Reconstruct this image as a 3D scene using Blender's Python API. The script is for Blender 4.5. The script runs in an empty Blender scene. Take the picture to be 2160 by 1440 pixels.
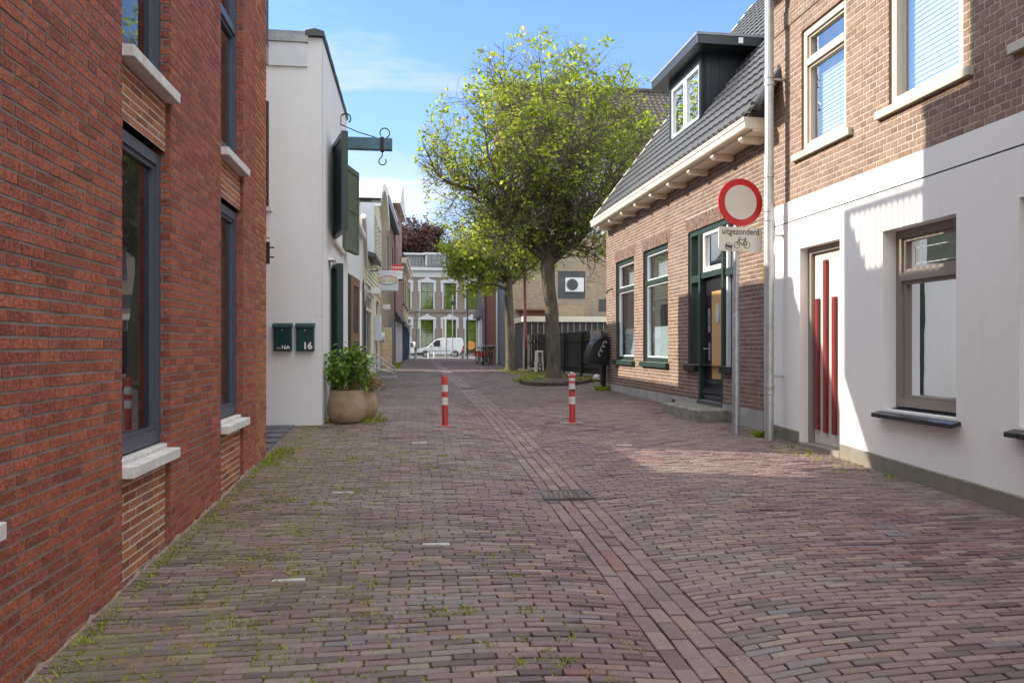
import bpy, bmesh, math, random
import numpy as np
from mathutils import Vector, Matrix
random.seed(7); RNG=np.random.default_rng(11)
sc=bpy.context.scene; COL=sc.collection
R=math.radians
# ------------------------------------------------------------------ site geometry
# +Y runs down the street, +X to the right, eye 1.5 m above the datum
F=1590.; CX=1080.; HY=732.; TH=math.atan(208/F); EYE=1.5
S,C=math.sin(TH),math.cos(TH)
GP=[(-8,-.30),(0,-.06),(4.5,.105),(7.4,.215),(8.8,.265),(10,.315),(12,.38),(15,.43),(18.4,.46),(30,.49),(74,.52),(900,.52)]
GPX=[a for a,b in GP]; GPZ=[b for a,b in GP]
def G(x,y):
    x=np.asarray(x,float); y=np.asarray(y,float)
    z=np.interp(y,GPX,GPZ)
    v=-.062*np.exp(-np.maximum(0,np.abs(x-1.395)-.17)/.5)*np.clip((60-y)/40,0,1)
    n=.006*np.sin(1.7*x+.9*y)*np.sin(1.3*y-.6*x)+.004*np.sin(4.1*x-2.2*y+1)
    return z+v+n*np.clip((40-y)/20,0,1)
def g(x,y): return float(G(x,y))
def onX(px,py,X):
    u=(px-CX)/F; t=X/(u*C+S); return Vector((X,t*(C-u*S),EYE+t*(HY-py)/F))
def onY(px,py,Y):
    u=(px-CX)/F; t=Y/(C-u*S); return Vector((t*(u*C+S),Y,EYE+t*(HY-py)/F))

# ------------------------------------------------------------------ object helpers
def tag(o,label=None,cat=None,group=None,kind=None):
    if label: o['label']=label
    if cat: o['category']=cat
    if group: o['group']=group
    if kind: o['kind']=kind
    return o
def thing(name,label,cat,loc=(0,0,0),group=None):
    o=bpy.data.objects.new(name,None); COL.objects.link(o)
    o.location=loc; o.empty_display_size=.2
    return tag(o,label,cat,group)
class Fr:
    """facade frame: s along the wall, d outwards, z up"""
    def __init__(s,ox,oy,dx,dy,nx,ny): s.o=(ox,oy); s.u=(dx,dy); s.n=(nx,ny)
    def __call__(s,a,d,z): return (s.o[0]+s.u[0]*a+s.n[0]*d, s.o[1]+s.u[1]*a+s.n[1]*d, z)
    def arr(s,P):
        P=np.asarray(P,float); o=np.empty_like(P)
        o[...,0]=s.o[0]+s.u[0]*P[...,0]+s.n[0]*P[...,1]
        o[...,1]=s.o[1]+s.u[1]*P[...,0]+s.n[1]*P[...,1]; o[...,2]=P[...,2]; return o
WORLD=Fr(0,0,1,0,0,1)
def leftwall(X): return Fr(X,0,0,1,1,0)      # faces +X, s=Y
def rightwall(X): return Fr(X,0,0,1,-1,0)    # faces -X, s=Y
def front(Y): return Fr(0,Y,1,0,0,-1)        # faces -Y, s=X
def seg(x0,y0,x1,y1,side):                   # wall along a line; s starts at 0; side +1: faces +X, -1: faces -X
    l=math.hypot(x1-x0,y1-y0); dx,dy=(x1-x0)/l,(y1-y0)/l
    n=(dy,-dx) if side>0 else (-dy,dx)
    return Fr(x0,y0,dx,dy,*n),l
class MB:
    def __init__(s,fr=WORLD): s.v=[];s.f=[];s.m=[];s.fr=fr;s.mi=0
    def add(s,vs,fs,raw=False):
        b=len(s.v); s.v+=[tuple(p) if raw else s.fr(*p) for p in vs]
        s.f+=[tuple(b+i for i in q) for q in fs]; s.m+=[s.mi]*len(fs); return s
    def box(s,a0,a1,d0,d1,z0,z1):
        s.add([(a,d,z) for z in (z0,z1) for a,d in ((a0,d0),(a1,d0),(a1,d1),(a0,d1))],
              [(3,2,1,0),(4,5,6,7),(0,1,5,4),(1,2,6,5),(2,3,7,6),(3,0,4,7)]); return s
    def quad(s,*p): return s.add(p,[tuple(range(len(p)))])
    def prism(s,poly,d0,d1):   # poly in (a,z), extruded in d
        n=len(poly)
        s.add([(a,d0,z) for a,z in poly]+[(a,d1,z) for a,z in poly],
              [tuple(range(n))[::-1],tuple(range(n,2*n))]+[(i,(i+1)%n,n+(i+1)%n,n+i) for i in range(n)]); return s
    def prismA(s,poly,a0,a1):  # poly in (d,z), extruded in a
        n=len(poly)
        s.add([(a0,d,z) for d,z in poly]+[(a1,d,z) for d,z in poly],
              [tuple(range(n))[::-1],tuple(range(n,2*n))]+[(i,(i+1)%n,n+(i+1)%n,n+i) for i in range(n)]); return s
    def prismZ(s,poly,z0,z1):  # poly in (a,d)
        n=len(poly)
        s.add([(a,d,z0) for a,d in poly]+[(a,d,z1) for a,d in poly],
              [tuple(range(n))[::-1],tuple(range(n,2*n))]+[(i,(i+1)%n,n+(i+1)%n,n+i) for i in range(n)]); return s
    def tube(s,pts,r,n=8,closed=False,cap=True):
        pts=[Vector(s.fr(*p)) for p in pts]; k=len(pts); rs=r if isinstance(r,(list,tuple)) else [r]*k
        vs=[];prev=None
        for i,p in enumerate(pts):
            if closed: t=(pts[(i+1)%k]-pts[i-1])
            else: t=(pts[min(i+1,k-1)]-pts[max(i-1,0)])
            t.normalize()
            if prev is None:
                a=Vector((0,0,1)) if abs(t.z)<.9 else Vector((1,0,0)); nx=t.cross(a).normalized()
            else:
                nx=(prev-t*prev.dot(t)); nx=nx.normalized() if nx.length>1e-6 else t.orthogonal().normalized()
            prev=nx; ny=t.cross(nx)
            for j in range(n):
                q=2*math.pi*j/n; vs.append(p+(nx*math.cos(q)+ny*math.sin(q))*rs[i])
        fs=[]
        for i in range(k if closed else k-1):
            for j in range(n):
                a=i*n+j;b=i*n+(j+1)%n;c=((i+1)%k)*n+(j+1)%n;d=((i+1)%k)*n+j; fs.append((a,b,c,d))
        if cap and not closed: fs+= [tuple(range(n))[::-1],tuple(range((k-1)*n,k*n))]
        return s.add(vs,fs,raw=True)
    def lathe(s,cx,cy,prof,n=24):   # prof (r,z)
        c=Vector(s.fr(cx,cy,0)); vs=[(c.x+r*math.cos(2*math.pi*j/n),c.y+r*math.sin(2*math.pi*j/n),z) for r,z in prof for j in range(n)]
        fs=[(i*n+j,i*n+(j+1)%n,(i+1)*n+(j+1)%n,(i+1)*n+j) for i in range(len(prof)-1) for j in range(n)]
        fs+=[tuple(range(n))[::-1],tuple(range((len(prof)-1)*n,len(prof)*n))]
        return s.add(vs,fs,raw=True)
    def ring(s,c,r,rt,axis='Y',n=28,m=8,a0=0,a1=360):
        P=[];k=n if a1-a0>=360 else n+1
        for i in range(k):
            q=R(a0+(a1-a0)*i/n); x,y=r*math.cos(q),r*math.sin(q)
            P.append({'Y':(c[0]+x,c[1],c[2]+y),'X':(c[0],c[1]+x,c[2]+y),'Z':(c[0]+x,c[1]+y,c[2])}[axis])
        return s.tube(P,rt,m,closed=a1-a0>=360)
    def disc(s,c,r,t,axis='Y',n=28):
        P=[]
        for d in (-t/2,t/2):
            for i in range(n):
                q=2*math.pi*i/n; x,y=r*math.cos(q),r*math.sin(q)
                P.append({'Y':(c[0]+x,c[1]+d,c[2]+y),'X':(c[0]+d,c[1]+x,c[2]+y),'Z':(c[0]+x,c[1]+y,c[2]+d)}[axis])
        return s.add(P,[tuple(range(n))[::-1],tuple(range(n,2*n))]+[(i,(i+1)%n,n+(i+1)%n,n+i) for i in range(n)])
    def build(s,name,mats,parent=None,smooth=False,bevel=0,label=None,recalc=True):
        me=bpy.data.meshes.new(name); me.from_pydata(s.v,[],s.f)
        mats=mats if isinstance(mats,(list,tuple)) else [mats]
        for m in mats: me.materials.append(m)
        if any(s.m): me.polygons.foreach_set('material_index',s.m)
        if recalc:
            bm=bmesh.new(); bm.from_mesh(me); bmesh.ops.recalc_face_normals(bm,faces=bm.faces); bm.to_mesh(me); bm.free()
        if smooth:
            me.polygons.foreach_set('use_smooth',[True]*len(me.polygons))
            try: me.set_sharp_from_angle(angle=R(40))
            except Exception: pass
        return link(name,me,parent,bevel,label)
def link(name,me,parent=None,bevel=0,label=None):
    o=bpy.data.objects.new(name,me); COL.objects.link(o)
    if parent is not None:
        o.parent=parent
        if parent.type=='EMPTY': o.matrix_parent_inverse=Matrix.Translation(-Vector(parent.location))
    if bevel:
        b=o.modifiers.new('b','BEVEL'); b.width=bevel; b.segments=2; b.limit_method='ANGLE'; b.angle_limit=R(35)
    if label: o['label']=label
    return o
def text(name,s,size,fr,a,d,z,mat,parent,align='CENTER',bold=0,sx=1,ext=.001,flip=1):
    cu=bpy.data.curves.new('t','FONT'); cu.body=s; cu.size=size; cu.align_x=align; cu.extrude=0; cu.offset=bold
    o=bpy.data.objects.new('t',cu); COL.objects.link(o)
    dg=bpy.context.evaluated_depsgraph_get(); me=bpy.data.meshes.new_from_object(o.evaluated_get(dg))
    bpy.data.objects.remove(o)
    for v in me.vertices: v.co=fr(a+v.co.x*sx*flip,d,z+v.co.y)
    me.name=name; me.materials.clear(); me.materials.append(mat)
    return link(name,me,parent)
def npmesh(name,V,Fq,mats,parent=None,mi=None,attrs=None,smooth=False):
    me=bpy.data.meshes.new(name); V=np.asarray(V,np.float32).reshape(-1,3); Fq=np.asarray(Fq,np.int32)
    nf,k=Fq.shape
    me.vertices.add(len(V)); me.vertices.foreach_set('co',V.ravel())
    me.loops.add(nf*k); me.loops.foreach_set('vertex_index',Fq.ravel())
    me.polygons.add(nf); me.polygons.foreach_set('loop_start',np.arange(0,nf*k,k,dtype=np.int32))
    for m in (mats if isinstance(mats,(list,tuple)) else [mats]): me.materials.append(m)
    if mi is not None: me.polygons.foreach_set('material_index',np.asarray(mi,np.int32))
    me.polygons.foreach_set('use_smooth',np.full(nf,bool(smooth)))
    me.update(calc_edges=True)
    for an,av in (attrs or {}).items():
        at=me.attributes.new(an,'FLOAT','FACE'); at.data.foreach_set('value',np.asarray(av,np.float32))
    me.validate()
    return link(name,me,parent)

# ------------------------------------------------------------------ materials
class NT:
    def __init__(s,name):
        s.m=bpy.data.materials.new(name); s.m.use_nodes=True; s.t=s.m.node_tree; s.t.nodes.clear()
        s.out=s.n('ShaderNodeOutputMaterial')
    def n(s,t,**k):
        x=s.t.nodes.new(t)
        for a,b in k.items(): setattr(x,a,b)
        return x
    def l(s,a,b): s.t.links.new(a,b)
    def math(s,op,a,b=None):
        x=s.n('ShaderNodeMath',operation=op)
        for i,q in enumerate((a,b)):
            if q is None: continue
            if isinstance(q,(int,float)): x.inputs[i].default_value=q
            else: s.l(q,x.inputs[i])
        return x.outputs[0]
    def coord(s): return s.n('ShaderNodeTexCoord').outputs['Object']
    def noise(s,scale,detail=4,rough=.6,vec=None,sc3=None):
        x=s.n('ShaderNodeTexNoise'); x.inputs['Scale'].default_value=scale; x.inputs['Detail'].default_value=detail; x.inputs['Roughness'].default_value=rough
        v=vec or s.coord()
        if sc3:
            mp=s.n('ShaderNodeMapping'); mp.inputs['Scale'].default_value=sc3; s.l(v,mp.inputs['Vector']); v=mp.outputs[0]
        s.l(v,x.inputs['Vector']); return x.outputs['Fac']
    def ramp(s,fac,stops,interp='LINEAR'):
        x=s.n('ShaderNodeValToRGB'); e=x.color_ramp.elements; x.color_ramp.interpolation=interp
        while len(e)<len(stops): e.new(.5)
        for q,(p,c) in zip(e,stops):
            q.position=p; q.color=(c,c,c,1) if isinstance(c,(int,float)) else (*c,1)
        s.l(fac,x.inputs[0]); return x.outputs['Color']
    def mix(s,fac,a,b,mode='MIX'):
        x=s.n('ShaderNodeMix',data_type='RGBA',blend_type=mode)
        for i,q in ((0,fac),(6,a),(7,b)):
            if isinstance(q,(int,float)): x.inputs[i].default_value=q
            elif isinstance(q,tuple): x.inputs[i].default_value=(*q,1)
            else: s.l(q,x.inputs[i])
        return x.outputs[2]
    def attr(s,name):
        x=s.n('ShaderNodeAttribute'); x.attribute_name=name; return x.outputs['Fac']
    def bump(s,h,strength=.3,dist=.01):
        x=s.n('ShaderNodeBump'); x.inputs['Strength'].default_value=strength; x.inputs['Distance'].default_value=dist; s.l(h,x.inputs['Height']); return x.outputs[0]
    def bsdf(s,col,rough=.7,metal=0,nrm=None,spec=.5,**k):
        b=s.n('ShaderNodeBsdfPrincipled')
        for nm,q in (('Base Color',col),('Roughness',rough),('Metallic',metal),('Specular IOR Level',spec)):
            if isinstance(q,(int,float)): b.inputs[nm].default_value=q
            elif isinstance(q,tuple): b.inputs[nm].default_value=(*q,1)
            else: s.l(q,b.inputs[nm])
        if nrm is not None: s.l(nrm,b.inputs['Normal'])
        for a,v in k.items(): b.inputs[a].default_value=v
        s.l(b.outputs[0],s.out.inputs[0]); return s.m
def plain(name,col,rough=.5,metal=0,var=.18,scale=6,bump=.1,spec=.5,fine=60,wear=0,wearcol=(.16,.13,.10),wscale=13):
    t=NT(name); a=t.noise(scale,5,.65); f=t.math('ADD',1-var,t.math('MULTIPLY',a,2*var))
    c=t.mix(1.0,col,t.ramp(f,[(0,0.0),(1,1.0)]),'MULTIPLY') if False else t.mix(t.ramp(a,[(.3,0.),(.7,1.)]),tuple(x*(1-var) for x in col),tuple(min(1,x*(1+var)) for x in col))
    if wear: c=t.mix(t.ramp(t.noise(wscale,7,.75),[(.52,0.),(.68,wear)]),c,wearcol)
    rr=t.math('ADD',rough-.06,t.math('MULTIPLY',t.noise(scale*2.3,3),.12))
    nb=t.bump(t.noise(fine,4,.6),bump,.004) if bump else None
    return t.bsdf(c,rr,metal,nb,spec)
def brickmat(name,stops,dark=.55,rough=.85,fine=55,bump=.55,dirt=None):
    t=NT(name); r=t.attr('rnd'); c=t.ramp(r,stops)
    n1=t.noise(fine*1.6,5,.7); n2=t.noise(1.1,4,.6); n3=t.noise(44,5,.7)
    c=t.mix(t.ramp(n3,[(.35,1.),(.62,0.)]),c,t.mix(1.,c,(dark,dark,dark*1.05),'MULTIPLY'))
    c=t.mix(t.ramp(n2,[(.4,0.),(.75,.35)]),c,t.mix(.5,c,dirt or (.2,.16,.14)))
    cr=t.noise(26,5,.75,sc3=(1,1,1.7)); crk=t.ramp(t.math('ABSOLUTE',t.math('SUBTRACT',cr,.5)),[(.0,1.),(.035,0.)])
    c=t.mix(t.math('MULTIPLY',crk,min(1,bump*.65)),c,t.mix(1.,c,(.30,.28,.28),'MULTIPLY'))
    h=t.math('ADD',t.math('MULTIPLY',n3,.25),t.math('SUBTRACT',t.math('MULTIPLY',n1,.4),t.math('MULTIPLY',crk,.4)))
    return t.bsdf(c,rough,0,t.bump(h,bump,.005),.3)
def stucco(name,col,stain=(.3,.28,.25),amt=.25):
    t=NT(name); n=t.noise(.9,6,.65,sc3=(1,1,.45)); m=t.noise(7,5,.6); c=t.mix(t.ramp(n,[(.45,0.),(.8,amt)]),col,stain)
    c=t.mix(t.ramp(m,[(.3,.12),(.7,0.)]),c,tuple(x*.8 for x in col))
    st=t.ramp(t.noise(5,5,.65,sc3=(2.2,2.2,.16)),[(.58,0.),(.78,.11)]); c=t.mix(st,c,tuple(x*.62 for x in stain))
    vo=t.n('ShaderNodeTexVoronoi',feature='DISTANCE_TO_EDGE'); vo.inputs['Scale'].default_value=.55; dv=t.n('ShaderNodeVectorMath',operation='ADD'); t.l(t.coord(),dv.inputs[0]); nz=t.n('ShaderNodeTexNoise'); nz.inputs['Scale'].default_value=3.; nz.inputs['Detail'].default_value=5; t.l(t.coord(),nz.inputs['Vector']); t.l(nz.outputs['Color'],dv.inputs[1]); t.l(dv.outputs[0],vo.inputs['Vector'])
    ck=t.math('MULTIPLY',t.ramp(vo.outputs['Distance'],[(0.,1.),(.0035,0.)]),t.ramp(t.noise(.8,2,.5),[(.5,0.),(.6,.5)])); c=t.mix(ck,c,tuple(x*.55 for x in col))
    h=t.bump(t.math('ADD',t.noise(140,3,.6),t.math('MULTIPLY',t.noise(9,3),2.)),.16,.004)
    return t.bsdf(c,.88,0,h,.25)
def glassmat(name,tint=(.75,.82,.8),refl=1.0):
    t=NT(name); fr=t.n('ShaderNodeFresnel'); fr.inputs[0].default_value=1.55
    wob=t.bump(t.noise(1.6,2,.5),.02,.05)
    gl=t.n('ShaderNodeBsdfGlossy'); gl.inputs['Roughness'].default_value=.0; gl.inputs['Color'].default_value=(.95,.97,1,1); t.l(wob,gl.inputs['Normal'])
    tr=t.n('ShaderNodeBsdfTransparent'); tr.inputs[0].default_value=(*tint,1)
    mx=t.n('ShaderNodeMixShader'); t.l(t.math('MINIMUM',t.math('ADD',t.math('MULTIPLY',fr.outputs[0],1.25*refl),.05),1.0),mx.inputs[0]); t.l(tr.outputs[0],mx.inputs[1]); t.l(gl.outputs[0],mx.inputs[2])
    t.l(mx.outputs[0],t.out.inputs[0]); return t.m
def leafmat(name,stops,tr=.4,rough=.45):
    t=NT(name); r=t.attr('rnd'); c=t.ramp(r,stops)
    b=t.n('ShaderNodeBsdfPrincipled'); t.l(c,b.inputs['Base Color']); b.inputs['Roughness'].default_value=rough; b.inputs['Specular IOR Level'].default_value=.4
    d=t.n('ShaderNodeBsdfTranslucent'); t.l(t.mix(1.,c,(1.5,1.5,.7),'MULTIPLY'),d.inputs[0])
    mx=t.n('ShaderNodeMixShader'); mx.inputs[0].default_value=tr; t.l(b.outputs[0],mx.inputs[1]); t.l(d.outputs[0],mx.inputs[2]); t.l(mx.outputs[0],t.out.inputs[0]); return t.m
def woodmat(name,col,rough=.5,sc3=(14,14,.8),var=.3):
    t=NT(name); n=t.noise(4,5,.6,sc3=sc3); c=t.mix(n,tuple(x*(1-var) for x in col),tuple(x*(1+var) for x in col))
    return t.bsdf(c,rough,0,t.bump(n,.15,.004),.4)

M={}
M['red']=brickmat('red brick',[(0,(.34,.095,.068)),(.3,(.45,.125,.08)),(.75,(.56,.17,.10)),(1,(.40,.115,.09))],.68,.82,60,1.0,(.22,.07,.05))
M['orange']=brickmat('orange brick',[(0,(.30,.10,.06)),(.3,(.48,.16,.08)),(.7,(.56,.22,.11)),(1,(.34,.15,.12))],.7,.85,60,.6)
M['mortar_dark']=plain('grey mortar',(.20,.18,.185),.95,var=.25,bump=.3)
M['mortar_light']=plain('pale mortar',(.44,.37,.30),.95,var=.2,bump=.3)
M['mortar_pale']=plain('cream mortar',(.55,.49,.42),.95,var=.2,bump=.3)
M['mortar_mid']=plain('mid mortar',(.26,.22,.19),.95,var=.25,bump=.3)
M['rbrick']=brickmat('brown house brick',[(0,(.225,.145,.105)),(.4,(.29,.195,.14)),(.8,(.34,.23,.165)),(1,(.25,.17,.135))],.75,.88,50,.5)
M['mbrick']=brickmat('old brown brick',[(0,(.175,.108,.083)),(.4,(.225,.146,.110)),(.8,(.265,.176,.133)),(1,(.185,.122,.10))],.7,.88,50,.5)
M['tan']=brickmat('tan brick',[(0,(.31,.25,.18)),(.5,(.44,.36,.26)),(1,(.37,.29,.21))],.7,.9,40,.4)
M['yellowbrick']=brickmat('yellow brick',[(0,(.42,.32,.19)),(.5,(.55,.43,.26)),(1,(.48,.36,.24))],.8,.9,40,.3)
M['greybrick']=brickmat('mauve grey brick',[(0,(.19,.155,.13)),(.5,(.27,.22,.19)),(1,(.23,.19,.16))],.8,.9,40,.3)
M['farred']=brickmat('weathered red brick',[(0,(.26,.10,.07)),(.5,(.36,.15,.10)),(1,(.30,.13,.10))],.8,.9,40,.4)
M['paintbrick']=brickmat('grey painted brick',[(0,(.16,.18,.21)),(.5,(.19,.21,.25)),(1,(.21,.23,.26))],.9,.7,40,.3,(.2,.22,.25))
M['creambrick']=brickmat('cream painted brick',[(0,(.60,.52,.42)),(.5,(.66,.58,.47)),(1,(.70,.62,.52))],.92,.7,40,.3,(.5,.44,.36))
M['stucco_white']=stucco('off white render',(.755,.765,.765),(.42,.41,.39),.18)
M['stucco_right']=stucco('warm white render',(.80,.785,.75),(.5,.46,.40),.16)
M['cream']=stucco('cream render',(.74,.68,.56),(.5,.4,.28),.3)
M['plinth']=plain('taupe plinth paint',(.19,.175,.14),.75,var=.15,bump=.25)
M['concrete']=plain('concrete',(.30,.29,.27),.9,var=.25,bump=.5,scale=3)
M['mossy']=plain('mossy concrete',(.21,.20,.17),.92,var=.4,bump=.6,scale=5)
M['stone']=plain('pale cast stone',(.62,.60,.57),.85,var=.16,bump=.35,scale=9,wear=.45,wearcol=(.34,.32,.29),wscale=11)
M['anthracite']=plain('anthracite aluminium',(.075,.085,.115),.42,.0,var=.06,bump=.02)
M['dkgreen']=plain('dark green paint',(.018,.040,.040),.38,var=.15,bump=.05)
M['dormerdark']=plain('dark slate blue dormer paint',(.020,.027,.034),.38,var=.12,bump=.05)
M['frgreen']=plain('green grey frame paint',(.018,.038,.033),.40,var=.15,bump=.06)
M['mailgreen']=plain('mailbox green',(.004,.042,.044),.35,var=.08,bump=.04)
M['olive']=plain('olive green shutter paint',(.10,.12,.085),.5,var=.2,bump=.1)
M['beige']=plain('beige frame paint',(.50,.45,.36),.5,var=.06,bump=.04)
M['taupe']=plain('taupe frame paint',(.25,.215,.18),.5,var=.06,bump=.04)
M['creampaint']=plain('cream gloss paint',(.74,.68,.56),.45,var=.07,bump=.05)
M['white']=plain('white paint',(.80,.80,.78),.45,var=.05,bump=.04)
M['trimgrey']=plain('soft grey trim paint',(.44,.46,.47),.5,var=.08,bump=.04)
M['greywhite']=plain('grey white paint',(.60,.63,.66),.45,var=.06,bump=.04)
M['black']=plain('black paint',(.012,.013,.015),.32,var=.3,bump=.06)
M['blackwood']=woodmat('black stained boards',(.022,.022,.021),.6)
M['oak']=woodmat('oak veneer',(.50,.30,.115),.42)
M['brownwood']=woodmat('brown wood',(.22,.13,.065),.55)
M['dkbrown']=plain('dark brown paint',(.035,.026,.024),.5)
M['polered']=plain('faded dark red pole',(.15,.035,.045),.5,var=.15,bump=.05)
M['redpaint']=plain('dark red paint',(.19,.018,.022),.4,var=.1,bump=.05)
M['bolred']=plain('bollard red',(.50,.04,.03),.5,var=.2,bump=.12,wear=.55,wearcol=(.30,.09,.07),wscale=22)
M['bolwhite']=plain('bollard white',(.68,.67,.64),.5,var=.15,bump=.1,wear=.7,wearcol=(.30,.27,.24),wscale=26)
M['signred']=plain('sign red',(.48,.006,.012),.35,var=.05,bump=0)
M['signface']=plain('sign face',(.58,.545,.49),.4,var=.06,bump=0)
M['inkblack']=plain('ink black',(.010,.010,.011),.5,var=.05,bump=0)
M['galv']=plain('galvanised steel',(.40,.41,.42),.45,.7,var=.2,bump=.08,scale=14,wear=.35,wearcol=(.25,.24,.23),wscale=30)
M['zinc']=plain('zinc pipe',(.47,.48,.48),.4,.6,var=.14,bump=.05,scale=10)
M['darkmetal']=plain('wrought iron',(.022,.022,.024),.5,.5,var=.2)
M['cast']=plain('cast iron',(.10,.095,.09),.6,.6,var=.3,bump=.3)
M['beam']=plain('blue green beam paint',(.045,.105,.13),.42,var=.35,bump=.1,scale=7)
M['slate']=plain('slate coping',(.07,.075,.085),.55,var=.2,bump=.15)
M['bluetile']=plain('slate paving',(.10,.11,.13),.6,var=.2,bump=.2)
M['lead']=plain('lead sheet',(.22,.235,.26),.5,.4,var=.15,bump=.1)
M['tile']=plain('glazed black roof tile',(.050,.052,.058),.36,var=.18,bump=.05,scale=9)
M['tileglint']=plain('tile sun glint',(.17,.165,.16),.5,var=.2,bump=0)  # pale tone stands for sun catching the tile edges
M['oldtile']=plain('mossy grey roof tile',(.085,.09,.075),.8,var=.5,bump=.3,scale=3)
M['darktile']=plain('old brown roof tile',(.085,.072,.062),.85,var=.4,bump=.3,scale=3)
M['silltile']=plain('glazed black sill tile',(.028,.030,.036),.22,var=.2,bump=.05)
M['greenroom']=plain('green room lining',(.28,.33,.075),.9,var=.4,bump=0,scale=1.5)  # green tone of the panes, put into the room behind them
M['room']=plain('dim room',(.075,.078,.085),.9,var=.3,bump=0,scale=1.2)
M['roomlight']=plain('pale room',(.42,.40,.36),.9,var=.2,bump=0,scale=1.2)
M['blind']=plain('white blind',(.46,.47,.49),.6,var=.03,bump=0)
M['curtain']=plain('net curtain',(.36,.38,.38),.9,var=.1,bump=0,scale=20)
M['frost']=plain('frosted film',(.44,.52,.48),.35,var=.05,bump=0)
M['glass']=glassmat('window glass')
M['glassclear']=glassmat('clear window glass',(.86,.90,.95),.28)
M['glassfar']=glassmat('far window glass',(.8,.85,.75),.35)
M['clay']=plain('terracotta pot',(.33,.25,.165),.8,var=.25,bump=.35,scale=5,wear=.6,wearcol=(.20,.15,.09),wscale=7)
M['soil']=plain('soil',(.07,.05,.035),.95,var=.4,bump=.8,scale=9)
M['asphalt']=plain('asphalt',(.055,.055,.057),.9,var=.2,bump=.4)
M['yellow']=plain('yellow',(.75,.52,.02),.5,var=.05,bump=0)
M['gold']=plain('gold lettering',(.62,.42,.06),.5,var=.05,bump=0)
M['siggreen']=plain('sign green',(.02,.25,.06),.5,var=.05,bump=0)
M['kooped']=plain('for sale red',(.66,.03,.04),.5,var=.05,bump=0)
M['blue']=plain('deep blue paint',(.012,.022,.075),.4,var=.1,bump=0)
M['tyre']=plain('tyre rubber',(.018,.018,.018),.8,var=.2,bump=.1)
M['carwhite']=plain('white car paint',(.74,.76,.78),.22,var=.03,bump=0)
M['plastic']=plain('grey plastic',(.05,.055,.06),.6,var=.1,bump=.05)
M['taillight']=plain('tail light red',(.45,.02,.02),.2,var=.05,bump=0)
M['orangefilm']=plain('orange film',(.50,.23,.03),.4,var=.05,bump=0)
M['pinkrender']=stucco('pink brown render',(.36,.22,.19))
M['boards']=woodmat('cream weatherboard',(.66,.62,.44),.6,(1,1,12),.12)
M['greyboards']=woodmat('grey brown boards',(.15,.125,.11),.75,(12,12,.7),.3)
def barkmat():
    t=NT('bark'); n=t.noise(9,6,.7,sc3=(1,1,.35)); m=t.noise(1.6,4,.6)
    c=t.ramp(n,[(.3,(.055,.045,.032)),(.55,(.13,.11,.08)),(.8,(.20,.175,.13))])
    c=t.mix(t.ramp(m,[(.45,0.),(.68,.55)]),c,(.075,.08,.035))
    return t.bsdf(c,.9,0,t.bump(n,.9,.02),.2)
M['bark']=barkmat()
M['leaf']=leafmat('spring leaves',[(0,(.10,.145,.022)),(.35,(.20,.26,.04)),(.7,(.33,.38,.07)),(.9,(.42,.42,.13)),(1,(.44,.33,.19))],.64,.4)
M['leafdark']=leafmat('shrub leaves',[(0,(.06,.13,.022)),(.5,(.13,.26,.04)),(1,(.24,.36,.07))],.4)
M['weed']=leafmat('weeds',[(0,(.11,.15,.02)),(.5,(.23,.28,.03)),(1,(.38,.37,.05))],.25,.6)
M['beech']=leafmat('copper beech leaves',[(0,(.035,.018,.022)),(.6,(.085,.038,.042)),(1,(.20,.09,.085))],.25)
M['dry']=leafmat('dry flower heads',[(0,(.20,.13,.08)),(1,(.40,.30,.2))],.2,.8)
def pavermat():
    t=NT('clay pavers'); r=t.attr('rnd'); w=t.attr('wht')
    c=t.ramp(r,[(0,(.088,.054,.056)),(.25,(.150,.094,.097)),(.55,(.192,.121,.122)),(.78,(.225,.157,.158)),(.88,(.27,.205,.165)),(.94,(.205,.088,.072)),(1,(.155,.155,.175))])
    n=t.noise(30,5,.7); m=t.noise(.7,5,.65); p=t.noise(5,4,.6)
    c=t.mix(t.ramp(n,[(.35,.5),(.65,0.)]),c,t.mix(1.,c,(.55,.55,.55),'MULTIPLY'))
    c=t.mix(t.ramp(m,[(.42,0.),(.66,.5)]),c,(.25,.205,.17))
    c=t.mix(t.ramp(p,[(.55,0.),(.8,.35)]),c,(.07,.055,.05))
    gx=t.n('ShaderNodeSeparateXYZ'); t.l(t.coord(),gx.inputs[0])
    lf=t.n('ShaderNodeMapRange'); lf.inputs[1].default_value=.6; lf.inputs[2].default_value=-1.5; t.l(gx.outputs[0],lf.inputs[0])
    ms=t.math('MULTIPLY',t.ramp(t.noise(2.2,6,.72),[(.40,0.),(.60,.85)]),lf.outputs[0])
    c=t.mix(t.math('MULTIPLY',ms,.55),c,(.15,.15,.06))
    spk=t.math('MULTIPLY',t.ramp(t.noise(38,2,.5),[(.70,0.),(.72,1.)]),t.ramp(t.noise(.9,3,.5),[(.56,0.),(.64,1.)]))
    c=t.mix(t.math('MULTIPLY',spk,.6),c,(.6,.59,.57))
    c=t.mix(t.math('MULTIPLY',w,t.ramp(t.noise(16,5,.75),[(.36,.1),(.5,1.)])),c,(.52,.51,.49))
    h=t.math('ADD',t.math('MULTIPLY',n,.6),p)
    return t.bsdf(c,.66,0,t.bump(h,.45,.006),.5)
M['paver']=pavermat()
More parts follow.
